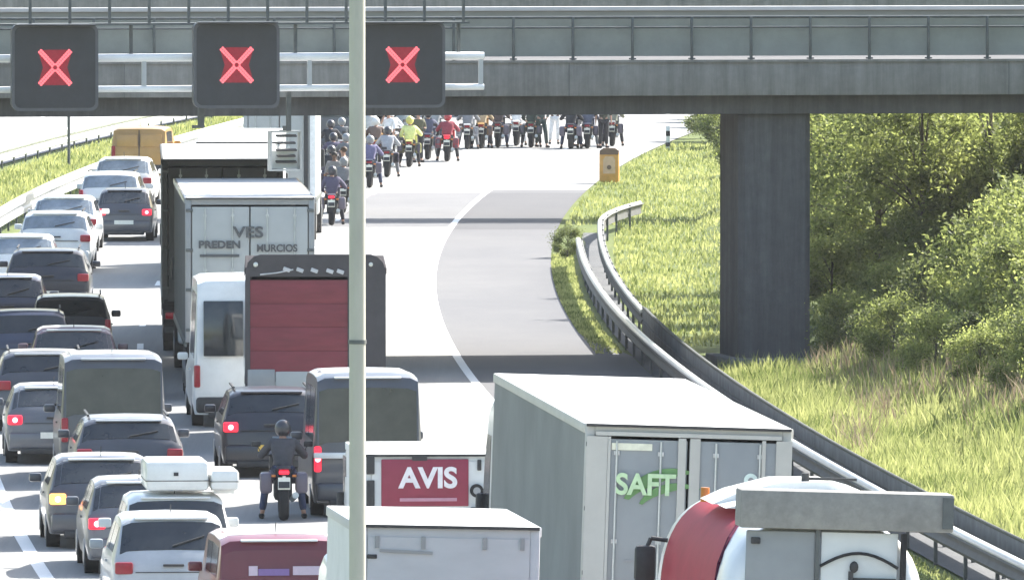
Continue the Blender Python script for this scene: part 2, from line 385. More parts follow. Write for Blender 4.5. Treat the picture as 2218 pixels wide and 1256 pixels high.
# drop rods with detector boxes
def px_on_gantry(px): return (px - 1109) / 108.0
MB().box((px_on_gantry(612), .2, 5.65), (.09, .07, .86)).build('drop_rod', STEELD, gr)
MB().box((px_on_gantry(416), .2, 5.70), (.12, .08, .80)).box((px_on_gantry(410), .2, 5.32), (.24, .1, .06)).build('drop_rod', STEELD, gr)
sb = empty('detector_box', (px_on_gantry(618), 245.6 + px_on_gantry(618) * .3 + .4, 4.42), math.atan(.3), label='white framed louvred detector box hanging below the gantry over the trailer roofs', cat='detector box')
fr = MB()
for x in (-.31, .31): fr.box((x, 0, .40), (.035, .22, .80))
for z in (.015, .785): fr.box((0, 0, z), (.62, .22, .035))
fr.build('frame', mat('box_frame_grey', (.40, .41, .41), .5), sb)
MB().box((-.0, .09, .22), (.58, .02, .36)).build('back_plate', WHITE, sb)
for i, z in enumerate((.70, .56, .42, .30, .18)):
    MB().box((.03, 0, z), (.42 - .05 * (i % 2), .10, .030), rot=(R(15), 0, 0)).build('louvre', DARKPL, sb)
MB().box((0, .0, .84), (.07, .07, .12)).box((0,.0,.80),(.2,.1,.03)).build('bracket', STEELD, sb)

SIGNF = mat('sign_face_black', (.032, .034, .04), .45, 0, .15, 3)
SIGNB = mat('sign_border_grey', (.09, .095, .105), .5, 0, .1, 5)
LED = mat('led_red', (.5, .05, .06), .4, 0, .02, 30, emit=(1.0, .17, .20), estr=.45)
LEDP = mat('led_glow', (.12, .01, .02), .5, 0, .3, 12, emit=(.55, .0, .02), estr=.10)
def rrect(w_, h_, r, n=6):
    pts = []
    for cx, cz, a0 in ((w_/2 - r, h_/2 - r, 0), (-w_/2 + r, h_/2 - r, 90), (-w_/2 + r, -h_/2 + r, 180), (w_/2 - r, -h_/2 + r, 270)):
        for i in range(n + 1): a = R(a0 + 90 * i / n); pts.append((cx + r * math.cos(a), cz + r * math.sin(a)))
    return pts
signs = [(120, 146, 'leftmost of the three black lane signs, its red cross over the queue of cars'), (513, 140.5, 'middle of the three black lane signs, its red cross above the white lorry'),
         (872, 140, 'black lane sign with red cross cut by the lamp column, nearest the gantry end')]
for px, py, lab in signs:
    d = 245.1 + px_on_gantry(px) * .30; fd = F / d
    x = (px - 1109) / fd; z = CAMH - (py + 397) / fd
    s = empty('lane_signal', (x, d - .2, z), math.atan(.12), label=lab, cat='lane signal', group='red cross lane signals on the gantry')
    MB().prism(rrect(1.72, 1.72, .16), -.0, .34, 'y').build('housing', SIGNB, s)
    MB().prism(rrect(1.60, 1.60, .12), -.012, -.001, 'y').build('face', SIGNF, s)
    vis = MB(); vis.box((0, -.14, .845), (1.60, .30, .02)); vis.build('visor', SIGNF, s)
    cr = MB()
    for sx in (1, -1):
        for sz in (1, -1):
            for q in range(9):                       # rows of lit diodes making the cross
                t = .045 + q * .0345
                for off in (-.018, .018):
                    cr.cyl((sx * (t * .92 + off), -.013, sz * (t - off)), (sx * (t * .92 + off), -.034, sz * (t - off)), .026, n=8)
    cr.build('red_cross', LED, s)
    MB().prism([(-.33, -.30), (-.22, -.35), (.22, -.35), (.33, -.30), (.24, 0), (.33, .30), (.22, .35), (-.22, .35), (-.33, .30), (-.24, 0)], -.016, -.0125, 'y').build('cross_glow', LEDP, s)
    MB().box((-.5, .42, .45), (.06, .2, .06)).box((.5, .42, .45), (.06, .2, .06)).build('bracket', STEELD, s)

# ---------------------------------------------------------------- lamp column in front
lc = empty('lamp_column', ((773.5 - 1109) / 221, 120, 0), 0, label='pale grey-green lamp column rising through the whole view in front of the traffic', cat='lamp column')
COLP = mat('column_paint', (.41, .405, .355), .55, .0, .10, 3, stretch=(1, 1, .3))
m = MB(); m.cyl((0, 0, -.3), (0, 0, 1.6), .13, .12, 32); m.cyl((0, 0, 1.6), (0, 0, 14), .084, .076, 32); m.build('shaft', COLP, lc)
MB().cyl((0, 0, 6.33), (0, 0, 6.37), .090, n=32).build('joint_band', STEELD, lc)
MB().box((0, -.12, .8), (.12, .03, .5), bev=.01).build('access_door', COLP, lc)
MB().tube([(0, 0, 13.9), (.5, 0, 14.3), (1.4, 0, 14.4)], .035, 10).build('arm', COLP, lc)
MB().box((1.7, 0, 14.38), (.7, .3, .14), bev=.05).build('lantern', GREYP, lc)

# ---------------------------------------------------------------- vehicles: lofted shells
def lerp(a, b, t): return a + (b - a) * t
class Shell:
    def __init__(s, st, H, belt, L):
        s.st, s.H, s.belt, s.L = st, H, belt, L      # st: list of (y, ztop, halfwidth)
    def prm(s, y):
        st = s.st
        if y <= st[0][0]: return st[0][1:]
        for a, b in zip(st, st[1:]):
            if y <= b[0]:
                t = (y - a[0]) / (b[0] - a[0] + 1e-9); return lerp(a[1], b[1], t), lerp(a[2], b[2], t)
        return st[-1][1:]
    def sec(s, y):
        zt, hw = s.prm(y); k = max(0, min(1, (zt - s.belt) / (s.H - s.belt)))
        tw = lerp(hw * .93, hw * s.tum, k); zb = min(s.belt, zt - .09)
        return [(0, zt + .02), (.5 * tw, zt + .013), (.85 * tw, zt), (tw, zt - .06), (hw * .965, zb), (hw, zb - .16), (hw * .995, .46), (hw * .95, .24), (0, .22)]
    tum = .80
    def S(s, y, u):
        sg = -1 if u < 0 else 1; u = abs(u); P = s.sec(y); i = min(int(u), len(P) - 2); t = u - i
        return Vector((sg * lerp(P[i][0], P[i + 1][0], t), y, lerp(P[i][1], P[i + 1][1], t)))
    def mesh(s, name, m, parent, keys=None):
        ys = sorted(set([a[0] for a in s.st])); v, f = [], []
        for y in ys:
            P = s.sec(y); ring = [(x, y, z) for x, z in P] + [(-x, y, z) for x, z in P[-2:0:-1]]
            v += ring
        k = len(ring)
        for i in range(len(ys) - 1):
            for j in range(k): a, b = i * k + j, i * k + (j + 1) % k; f.append((a, b, b + k, a + k))
        f += [tuple(range(k)), tuple((len(ys) - 1) * k + j for j in range(k))[::-1]]
        return pm(name, v, f, m, parent, smooth=True, ang=38)
    def panel(s, name, m, parent, ya, yb, ua, ub, off=.008, ny=4, nu=6, both=False):
        """thin window pane lying proud of the shell"""
        rings = []
        for i in range(ny + 1):
            y = lerp(ya, yb, i / ny)
            rings.append([s.S(y, lerp(ua, ub, j / nu)) for j in range(nu + 1)])
        cen = Vector((0, s.L * .5, s.H * .45))
        def nrm(i, j):
            a = rings[min(i + 1, ny)][j] - rings[max(i - 1, 0)][j]; b = rings[i][min(j + 1, nu)] - rings[i][max(j - 1, 0)]
            n = a.cross(b); n.normalize()
            if n.dot(rings[i][j] - cen) < 0: n = -n
            return n
        v, f = [], []
        for o_ in (off, -.004):
            for i in range(ny + 1):
                for j in range(nu + 1): v.append(rings[i][j] + nrm(i, j) * o_)
        N = (ny + 1) * (nu + 1); W_ = nu + 1
        for i in range(ny):
            for j in range(nu): a = i * W_ + j; f.append((a, a + 1, a + W_ + 1, a + W_)); f.append((a + N, a + W_ + N, a + W_ + 1 + N, a + 1 + N))
        bd = [j for j in range(nu)] + [i * W_ + nu for i in range(ny)] + [ny * W_ + j for j in range(nu, 0, -1)] + [i * W_ for i in range(ny, 0, -1)]
        for a, b in zip(bd, bd[1:] + bd[:1]): f.append((a, b, b + N, a + N))
        return pm(name, v, f, m, parent, smooth=True, ang=40)

def wheel(root, x, y, r=.32, wd=.21):
    sgn = 1 if x > 0 else -1
    t = MB().cyl((x - wd / 2, y, r), (x + wd / 2, y, r), r, n=28).build('wheel', RUBBER, root)
    b = MB().cyl((x + sgn * (wd / 2 + .004), y, r), (x + sgn * (wd / 2 + .02), y, r), r * .62, n=20)
    b.build('rim', RIM, t)
    return t

def car(px, fd, label, body, kind='hatch', W=1.8, H=1.45, L=4.25, lamps='off', plate=PLATE, roofm=None, glass=GLASS, group='cars standing in the left queue', dx=0, cat=None, yaw=0):
    x, d = at(px, fd)
    cat = cat or {'hatch': 'car', 'estate': 'estate car', 'suv': 'car', 'van': 'van', 'mpv': 'van'}[kind]
    nm = {'hatch': 'hatchback_car', 'estate': 'estate_car', 'suv': 'suv_car', 'van': 'panel_van', 'mpv': 'passenger_van'}[kind]
    root = empty(nm, (x, d, 0), head(d) + yaw, label=label, cat=cat, group=group)
    hw = W / 2
    if kind in ('hatch', 'suv', 'estate'):
        belt = .93 if kind != 'suv' else 1.02
        rs = {'hatch': .42, 'suv': .30, 'estate': .34}[kind]
        st = [(0, .70, hw * .90), (.04, .84, hw * .95), (.10, belt - .02, hw * .975), (.16, belt + .06, hw * .985), (.16 + rs, H - .08, hw), (.16 + rs + .10, H - .035, hw), (.16 + rs + .3, H - .01, hw), (1.5, H, hw), (2.2, H - .02, hw), (L * .60, H - .10, hw), (L * .76, belt + .06, hw), (L * .82, belt, hw * .995), (L * .93, .80, hw * .96), (L * .985, .66, hw * .90), (L, .50, hw * .84)]
        win = (.19, .16 + rs - .02)
        sides = ((.16 + rs + .15, 1.62), (1.70, L * .60)); ws = (L * .62, L * .745); tum = .80
    else:
        belt = 1.12
        st = [(0, belt - .1, hw * .96), (.02, belt + .05, hw * .98), (.09, H - .16, hw), (.15, H - .06, hw), (.35, H - .01, hw), (1.5, H, hw), (L * .62, H - .03, hw), (L * .70, H - .12, hw), (L * .86, belt + .05, hw), (L * .89, belt - .02, hw), (L * .97, .85, hw * .94), (L, .55, hw * .86)]
        win = (.024, .085); sides = ((.45, L * .36), (L * .38, L * .58)); ws = (L * .71, L * .85); tum = .90
    sh = Shell(st, H, belt, L); sh.tum = tum
    sh.mesh('body', body, root)
    if roofm: sh.panel('roof_panel', roofm, root, .16 + .45, L * .58, -2.9, 2.9, .006)  # pale panel puts sun glare into the colour of dark roofs
    if kind == 'van':
        for s_ in (-1, 1):
            p = MB().box((s_ * hw * .42, .005, (belt + H) / 2 - .10), (hw * .74, .05, (H - belt) * .62), bev=.015, rot=(R(-5), 0, 0)); p.build('rear_window', glass, root)
        MB().box((0, .0, (H + .4) / 2), (.03, .03, H - .55)).build('door_seam', DARKPL, root)
    else:
        sh.panel('rear_window', glass, root, *win, -2.75, 2.75, .010)
    sp = MB().box((0, win[1] + .07, H - .035 if kind not in ('van', 'mpv') else H - .05), (W * .60, .18, .03), bev=.012)
    if kind in ('hatch', 'suv', 'mpv'): sp.build('roof_spoiler', roofm or body, root)
    for a, b in sides:
        for s_ in (-1, 1): sh.panel('side_window', GLASS, root, a, b, s_ * 3.15, s_ * 3.9, .006, 3, 2)
    sh.panel('windscreen', GLASSL, root, *ws, -2.7, 2.7, .008)
    MB().box((0, .03, .42), (W * .93, .20, .30), bev=.06).build('rear_bumper', body if kind != 'van' else DARKPL, root)
    MB().box((0, -.02, .24), (W * .7, .16, .12), bev=.03).build('lower_trim', DARKPL, root)
    MB().box((0, L - .03, .42), (W * .85, .20, .30), bev=.06).build('front_bumper', body, root)
    zl = belt - .14
    for i, s_ in enumerate((-1, 1)):
        if kind in ('van', 'mpv', 'estate'):
            c = (s_ * (hw - .09), .015, zl - .02); dm = (.12, .10, .42)
        else: c = (s_ * (hw - .17), .035, zl); dm = (.26, .12, .17)
        lit = {'off': LAMPR, 'both': LAMPRL, 'left': LAMPRL if s_ < 0 else LAMPR, 'right': LAMPRL if s_ > 0 else LAMPR, 'amber': LAMPA if s_ < 0 else LAMPR}[lamps]
        t = MB().box(c, dm, bev=.03).build('tail_light', lit, root)
        if lit is not LAMPR: MB().ball((c[0], c[1] - dm[1] / 2 - .005, c[2]), .05, (1, .3, 1)).build('bulb', LAMPC, t)
        for y in (.80, L - .82): wheel(root, s_ * (hw - .12), y)
        MB().box((s_ * (hw + .09), L * .66, belt + .06), (.20, .10, .14), bev=.035).build('wing_mirror', body, root)
        MB().box((s_ * (hw - .22), L - .06, .68), (.32, .14, .13), bev=.04).build('headlight', PLATE, root)
        MB().box((s_ * (hw + .004), L * .42, belt - .12), (.025, .16, .03)).build('door_handle', body, root)
    MB().box((0, -.075 if kind not in ('van','mpv') else -.02, .52 if kind not in ('van', 'mpv') else .70), (.52, .015, .11)).build('number_plate', plate, root)
    if kind in ('hatch', 'suv', 'estate'):
        MB().box((0, .018, belt - .20), (W * .62, .06, .012)).build('tailgate_seam', DARKPL, root)
        MB().box((0, .0, belt - .10), (.30, .05, .035), bev=.01).build('tailgate_handle', DARKPL, root)
    wp = MB(); y0 = win[0] + (win[1] - win[0]) * .12; p = sh.S(y0, 0); q = sh.S(win[0] + (win[1] - win[0]) * .5, 1.3)
    if kind not in ('van', 'mpv'): wp.cyl((p.x, p.y - .03, p.z + .01), (q.x, q.y - .03, q.z + .01), .012, n=6); wp.build('wiper', DARKPL, root)
    if kind in ('estate', 'suv'):
        for s_ in (-1, 1): MB().box((s_ * hw * .72, L * .40, H + .035), (.035, L * .42, .03)).build('roof_rail', DARKPL, root)
    else: MB().cyl((0, .9, H + .0), (0, .72, H + .16), .008, n=6).build('aerial', DARKPL, root)
    return root, sh

Q = 'cars standing in the left queue'
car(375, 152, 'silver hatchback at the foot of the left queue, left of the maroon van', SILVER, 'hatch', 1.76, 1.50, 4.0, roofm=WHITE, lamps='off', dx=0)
E, Esh = car(384, 147.5, 'white car carrying a white roof box, directly ahead of the silver hatchback', WHITE, 'hatch', 1.72, 1.50, 3.9)
rb = empty('roof_box', (E.location.x - .02, E.location.y + .55, 1.555), E.rotation_euler.z, label='large white roof box on top of the white car', cat='roof box')
MB().box((0, .75, .23), (.93, 1.5, .44), bev=.07).build('shell', WHITE, rb); MB().box((0, .75, .16), (.94, 1.51, .012)).build('lid_seam', DARKPL, rb)
MB().box((-.02, -.006, .26), (.07, .03, .05)).build('lock', DARKPL, rb)
rb2 = empty('roof_case', (E.location.x + .68, E.location.y + .62, 1.50), E.rotation_euler.z, label='small white case on the right edge of the white car roof beside the roof box', cat='roof box')
MB().box((0, .6, .22), (.42, 1.2, .30), bev=.06).box((0, .6, .045), (.3, .8, .06)).build('shell', WHITE, rb2); MB().box((0, .6, .20), (.43, 1.21, .010)).build('lid_seam', DARKPL, rb2)
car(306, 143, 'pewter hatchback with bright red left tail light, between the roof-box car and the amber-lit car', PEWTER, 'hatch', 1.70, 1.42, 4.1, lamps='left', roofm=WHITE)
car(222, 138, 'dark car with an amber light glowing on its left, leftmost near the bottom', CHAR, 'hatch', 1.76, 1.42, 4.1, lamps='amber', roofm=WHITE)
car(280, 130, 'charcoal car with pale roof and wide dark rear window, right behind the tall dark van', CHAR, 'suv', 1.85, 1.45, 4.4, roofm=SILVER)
car(245, 126, 'tall charcoal van with glare-pale roof edge, dark blank rear, ahead of the pale-roofed car', CHAR, 'mpv', 1.86, 2.22, 4.9, roofm=SILVER)
car(118, 122, 'dark car with glare-white roof and lit red tail light, half hidden by the tall van', PEWTER, 'hatch', 1.76, 1.37, 3.9, lamps='left', roofm=WHITE)
car(95, 116, 'dark car with glare-pale roof edge left of the tall dark van', CHAR, 'suv', 1.85, 1.48, 4.3, roofm=SILVER)
car(45, 90.5, 'white car beside the median rail, nearly at the left picture edge', WHITE, 'hatch', 1.78, 1.46, 4.2, glass=GLASSL)
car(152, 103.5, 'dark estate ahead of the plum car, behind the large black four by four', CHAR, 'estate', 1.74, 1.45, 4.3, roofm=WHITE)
car(160, 110.5, 'plum car whose glare-pale roof shows just above the tall dark van', paint('dull_plum', (.15, .09, .11)), 'hatch', 1.80, 1.45, 4.2, roofm=WHITE)
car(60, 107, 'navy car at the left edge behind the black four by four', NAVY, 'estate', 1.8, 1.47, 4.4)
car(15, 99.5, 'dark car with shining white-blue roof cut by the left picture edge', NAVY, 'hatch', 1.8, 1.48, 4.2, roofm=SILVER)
car(102, 94, 'large black four by four in front of the white cars', BLACKP, 'suv', 1.98, 1.50, 4.8)
car(118, 86, 'white car with roof rails right ahead of the large black four by four', WHITE, 'suv', 1.88, 1.52, 4.4, plate=PLATEY, glass=GLASSL)
car(138, 82, 'white car nearest the median rail, second ahead of the large black four by four', WHITE, 'hatch', 1.80, 1.45, 4.2, glass=GLASSL)
car(268, 80, 'dark compact car with lit red tail lights and the empty lane behind it', CHAR, 'hatch', 1.58, 1.40, 3.8, lamps='both')
car(237, 76.8, 'white estate just ahead of the dark compact car with lit tail lights', WHITE, 'estate', 1.80, 1.45, 4.4, glass=GLASSL)
car(265, 73.6, 'white car with blue sky glare painted in its rear window just behind the tan van', WHITE, 'hatch', 1.80, 1.45, 4.2, glass=GLASSL)
car(301, 69, 'tan coloured panel van at the far end of the left queue', TAN, 'van', 1.80, 1.74, 4.6, glass=TAN)
# mid and right lanes
G2 = 'vehicles standing in the middle lane'
P_, Psh = car(532, 115, 'tall white panel van squeezed between the white lorry and the maroon-backed lorry', WHITE, 'van', 2.02, 2.80, 5.8, group=G2)
car(590, 124.5, 'black four by four with lit tail lights between motorcyclist and maroon-backed lorry', BLACKP, 'suv', 1.80, 1.50, 4.1, lamps='both', group=G2, plate=PLATEY)
R_, Rsh = car(797, 132, 'white roofed minibus with huge dark rear window, cut by the lamp column', CHAR, 'mpv', 1.84, 2.34, 5.0, roofm=WHITE, lamps='left', group=G2)
U_, Ush = car(605, 160, 'maroon van with pale stickers across its tail at the bottom, left of the lamp column', MAROON, 'mpv', 1.74, 1.74, 4.4, glass=MAROON, roofm=WHITE, group=G2)
# stickers on the maroon van's tail
STK = mat('pale_sticker', (.70, .58, .68), .5, 0, .05, 20); STV = mat('violet_sticker', (.28, .18, .42), .5, 0, .05, 20)
MB().box((-.36, -.0, 1.29), (.12, .02, .13)).build('sticker', STK, U_); MB().box((-.08, -.0, 1.27), (.42, .02, .09)).build('sticker', STV, U_)
MB().box((.38, -.0, 1.29), (.40, .02, .12)).build('sticker', STK, U_)
# white side rails on the minibus rear
MB().box((0, -.04, 1.02), (1.8, .08, .10), bev=.02).build('step_bumper', WHITE, R_)

# ---------------------------------------------------------------- lorries
def truck_wheels(root, ys, hw, r=.50):
    for y in ys:
        for s_ in (-1, 1):
            t = MB().cyl((s_ * (hw - .42), y, r), (s_ * (hw - .03), y, r), r, n=30).build('wheel', RUBBER, root)
            MB().cyl((s_ * (hw - .028), y, r), (s_ * (hw - .012), y, r), r * .55, n=20).build('rim', RIM, t)
def cab(root, y0, W, H, m, L=2.1):
    hw = W / 2 * .93
    pr = [(y0, .55), (y0, H - .45), (y0 + .3, H - .08), (y0 + .9, H), (y0 + L * .68, H - .16), (y0 + L * .94, H - 1.1), (y0 + L, 1.25), (y0 + L, .45)]
    c = MB(); c.prism(pr, -hw, hw, 'x'); o = c.build('cab', m, root, smooth=False)
    md = o.modifiers.new('bevel', 'BEVEL'); md.width = .08; md.segments = 3
    k = MB(); k.prism([(y0 + L * .70, H - .32), (y0 + L * .92, H - 1.05), (y0 + L * .975, 1.7), (y0 + L * .995 + .02, 1.72), (y0 + L * .94 + .03, H - 1.06), (y0 + L * .71 + .04, H - .30)], -hw * .9, hw * .9, 'x'); k.build('windscreen', GLASSL, root, smooth=False)
    for s_ in (-1, 1):
        MB().prism([(y0 + .9, 1.75), (y0 + L * .93, 1.75), (y0 + L * .86, H - .95), (y0 + L * .70, H - .5), (y0 + .9, H - .5)], s_ * (hw - .01), s_ * (hw + .006), 'x').build('side_window', GLASS, root, smooth=False)
        MB().box((s_ * (hw + .05), y0 + L * .86, min(2.05, H - 1.0)), (.12, .10, .50), bev=.04).box((s_ * (hw + .02), y0 + L * .86, min(2.2, H - .9)), (.1, .04, .04)).build('wing_mirror', DARKPL, root)
        MB().box((s_ * hw * .75, y0 + L, .8), (.4, .08, .25), bev=.03).build('headlight', PLATE, root)

def lorry(px, fd, label, W, L, H, sidem, rearm, roofm, cabm, frame=None, name='box_lorry', cat='lorry', zb=1.15, cabH=None, lamps=LAMPR, doors=True, split=0.0, group=None, cabL=2.1, yaw=0, gapc=.35):
    x, d = at(px, fd); root = empty(name, (x, d, 0), head(d) + yaw, label=label, cat=cat, group=group)
    hw = W / 2; frame = frame or rearm
    for s_ in (-1, 1):
        b = MB(); b.box((s_ * (hw - .015), L / 2, (zb + H) / 2 - .03), (.03, L - .12, H - zb - .14))
        o = b.build('side_panel', sidem, root)
        MB().box((s_ * (hw - .01), L / 2, H - .06), (.06, L - .06, .12), bev=.015).build('roof_rail', frame, root)
        MB().box((s_ * (hw - .01), L / 2, zb - .02), (.06, L - .06, .14), bev=.015).build('side_rail', STEELD, root)
    MB().box((0, L / 2, H - .015), (W - .06, L - .04, .03)).build('roof', roofm, root)
    MB().box((0, L - .04, (zb + H) / 2), (W - .04, .05, H - zb - .06)).build('front_wall', roofm, root)
    MB().box((0, L / 2, zb), (W - .1, L - .1, .10)).build('floor', DARKPL, root)
    fr = MB()
    for s_ in (-1, 1): fr.box((s_ * (hw - .06), .03, (zb + H) / 2), (.12, .08, H - zb), bev=.015)
    fr.box((0, .03, H - .07), (W - .24, .08, .14)); fr.box((0, .03, zb + .04), (W - .24, .08, .16))
    fr.build('rear_frame', frame, root)
    MB().box((0, -.03, H - .015), (W - .02, .05, .035)).build('roof_seal', DARKPL, root)
    if doors:
        for s_ in (-1, 1):
            dw = hw - .14; dr = MB().box((s_ * (dw / 2 + .008), -.0, (zb + .10 + H - .16) / 2), (dw - .01, .045, H - zb - .30), bev=.008).build('rear_door', rearm, root)
            for kx in (.30, .78):
                r_ = MB(); r_.cyl((s_ * dw * kx, -.045, zb + .12), (s_ * dw * kx, -.045, H - .20), .014, n=8)
                for z in (zb + .3, (zb + H) / 2, H - .35): r_.box((s_ * dw * kx, -.035, z), (.07, .03, .05))
                r_.build('lock_rod', STEEL, dr)
            for z in (zb + .25, zb + .25 + (H - zb - .5) / 3, zb + .25 + 2 * (H - zb - .5) / 3, H - .25): MB().box((s_ * (hw - .08), -.02, z), (.14, .05, .06), bev=.01).build('hinge', STEELD, dr)
    ch = MB()
    for s_ in (-1, 1): ch.box((s_ * .42, L / 2, .92), (.10, L - .3, .26))
    ch.build('chassis', STEELD, root)
    MB().box((0, .06, .50), (W - .1, .12, .14), bev=.02).build('under_run_bar', frame, root)
    MB().box((0, .05, .80), (W - .1, .05, .20), bev=.01).build('light_bar', DARKPL, root)
    for s_ in (-1, 1):
        MB().box((s_ * (hw - .28), .01, .80), (.42, .06, .14), bev=.02).build('tail_light', lamps, root)
        MB().box((s_ * (hw - .32), .70, .48), (.55, .03, .5)).build('mud_flap', RUBBER, root)
    MB().box((0, -.0, .62), (.52, .02, .11)).build('number_plate', PLATE, root)
    ys = [1.5, 2.8, 4.1] if L > 11 else [1.6]
    truck_wheels(root, ys, hw); truck_wheels(root, [L + gapc + 1.3], hw)
    MB().box((0, L + gapc + .6, .8), (.95, 2.4, .3)).build('front_chassis', STEELD, root)
    cab(root, L + gapc, W, cabH or H - .4, cabm, cabL)
    return root
DOORW = mat('lorry_white_door', (.40, .415, .41), .5, 0, .05, 2)
LWHITE = mat('lorry_white', (.66, .67, .66), .7, 0, .06, 1.5, spec=.2)
BLKM = mat('matt_black_panel', (.035, .032, .036), .9, 0, .2, 2, spec=.1)
LDARK = mat('lorry_dark_door', (.11, .115, .115), .85, 0, .1, 2, spec=.1)
LGREY = mat('curtain_grey', (.235, .245, .235), .9, 0, .12, .5, spec=.1)
TXT = mat('lettering_grey', (.08, .085, .09), .6)
# white lorry with lettering
t1 = lorry(541, 110, 'white lorry with grey lettering on its rear doors, under the middle red cross', 2.55, 13.0, 4.0, LDARK, DOORW, LWHITE, WHITE, name='articulated_lorry', frame=GREYP)
text('lettering', 'VES', .30, TXT, t1, (-.03, -.066, 3.31), .60, bold=.008)
text('lettering', 'PREDEN', .20, TXT, t1, (-.60, -.066, 3.07), .82, bold=.008); text('lettering', 'MURCIOS', .20, TXT, t1, (.53, -.066, 3.00), .80, bold=.006)
MB().box((-.60, -.062, 2.86), (.78, .01, .05)).build('lettering_line', TXT, t1)
t2 = lorry(482, 101, 'dark grey backed lorry with white roof just ahead of the lettered white lorry', 2.60, 12.6, 4.15, LDARK, LDARK, LWHITE, GREYP, name='articulated_lorry', frame=LDARK)
t3 = lorry(515, 88, 'white lorry with a long narrow roof disappearing under the bridge', 2.05, 13.0, 3.50, LWHITE, DOORW, LWHITE, WHITE, name='articulated_lorry', cabH=3.1)
t4 = lorry(605, 80, 'pale grey narrow lorry with white right corner post, behind the louvred box', 1.95, 5.4, 3.95, DOORW, DOORW, LWHITE, WHITE)
MB().box((.90, -.06, 2.55), (.14, .06, 2.8)).build('corner_post', mat('bright_post', (.8, .8, .8), .6), t4); MB().box((.72, -.06, 2.55), (.11, .05, 2.6)).build('corner_groove', DARKPL, t4)
# maroon lorry
t5 = lorry(683, 120, 'tall lorry with maroon rear shutter and dark rounded frame, cut by the lamp column', 2.53, 6.2, 3.36, BLKM, MAROON, BLKM, WHITE, frame=BLKM, doors=False, zb=1.35, lamps=LAMPRL, cabL=1.9, cabH=2.9, yaw=-.038)
fr = MB(); fr.prism([(-1.27, 1.2), (-1.27, 3.28), (-1.22, 3.46), (-1.12, 3.56), (-1.0, 3.6), (1.0, 3.6), (1.12, 3.56), (1.22, 3.46), (1.27, 3.28), (1.27, 1.2), (.58, 1.2), (.58, 3.20), (-1.18, 3.20), (-1.18, 1.2)], -.06, .0, 'y')
fr.build('rounded_surround', mat('surround_dark', (.055, .05, .055), .55, 0, .15, 3), t5, smooth=False)
MRN = mat('maroon_shutter', (.20, .038, .050), .7, 0, .14, 1.2, stretch=(1, 1, 5))
mm = MB()
for i in range(4): mm.box((-.30, -.035, 1.645 + i * .4275 ), (1.76, .03, .424), bev=.006)
mm.build('roller_shutter', MRN, t5)
WM = mat('pale_mark', (.55, .55, .56), .5)
for i, x_ in enumerate((-.52, -.28, -.02, .26, .45)): MB().box((x_, -.07, 3.33 - .01 * i), (.13, .02, .07), rot=(0, R(20), 0), bev=.01).build('lettering_mark', WM, t5)
MB().tube([(-1.0, -.07, 3.24), (-.7, -.07, 3.27), (-.4, -.07, 3.33)], .012).build('lettering_mark', WM, t5)
MB().ball((-1.08, -.07, 3.42), .045).build('marker_lamp', PLATE, t5); MB().ball((1.0, -.07, 3.42), .04).build('marker_lamp', PLATE, t5)
MB().box((-.98, -.05, 1.30), (.50, .05, .46), bev=.02).build('locker_panel', GREYP, t5)
MB().box((-.30, -.045, 1.28), (.85, .04, .42), bev=.02).build('tail_lift', DOORW, t5)
# AVIS van
x, d = at(891, 146)
S_ = lorry(927, 146, 'white rental lorry with white letters on a red panel, below the minibus', 1.92, 3.8, 2.04, LWHITE, LWHITE, LWHITE, WHITE, zb=.75, cabH=1.95, cabL=1.7, doors=False, name='box_lorry', gapc=.1)
MB().box((0, -.005, 1.38), (1.68, .05, 1.1)).build('rear_door', LWHITE, S_)
REDP = mat('rental_red', (.26, .03, .06), .5, 0, .1, 5)
MB().box((-.05, -.04, 1.62), (1.30, .03, .70), bev=.02).build('red_panel', REDP, S_)
text('lettering', 'AVIS', .42, mat('lettering_white', (.8, .76, .78), .5), S_, (.0, -.060, 1.68), .88, bold=.014)
MB().box((.0, -.058, 1.37), (.85, .012, .05)).build('lettering_line', mat('pink_line', (.5, .25, .32), .5), S_)
for z in (1.90, 1.45): MB().box((-.86, -.045, z), (.12, .03, .30 if z > 1.6 else .42), bev=.01).build('vent', DARKPL, S_)
MB().box((-.13, -.05, 1.985), (.22, .04, .07)).build('handle', DARKPL, S_)
k = MB(); k.cyl((.72, -.03, 1.50), (.72, -.10, 1.50), .10, n=20); k.box((.79, -.08, 1.33), (.05, .05, .26)); k.box((.74, -.08, 1.22), (.22, .05, .07)); k.build('hand_winch', RUBBER, S_)
MB().cyl((.72, -.10, 1.50), (.72, -.11, 1.50), .055, n=16).build('winch_hub', GREYP, S_)
MB().box((.76, -.05, 1.88), (.06, .04, .16), bev=.01).build('reflector', DARKPL, S_)
# white box lorry bottom centre
T_ = lorry(972, 186, 'small white box lorry in the bottom centre with a plain pale rear and white roof', 2.14, 3.9, 3.24, LWHITE, mat('pale_shutter', (.47, .48, .50), .5, 0, .05, 1.5, stretch=(1, 1, 3)), LWHITE, WHITE, zb=1.0, doors=False, cabH=2.6)
MB().box((0, -.0, 2.1), (1.90, .05, 2.0)).build('rear_shutter', mat('pale_shutter', (.5, .5, .5)), T_)
for x_ in (-.84, -.30, .42, .86): MB().box((x_, -.035, 3.04 ), (.05, .02, .14)).build('shutter_bracket', GREYP, T_)
MB().box((-.50, -.035, 2.93), (.62, .02, .035), rot=(0, R(2), 0)).build('shutter_bar', GREYP, T_); MB().box((-.90, -.035, 2.87), (.12, .02, .05), bev=.01).build('badge', DARKPL, T_)
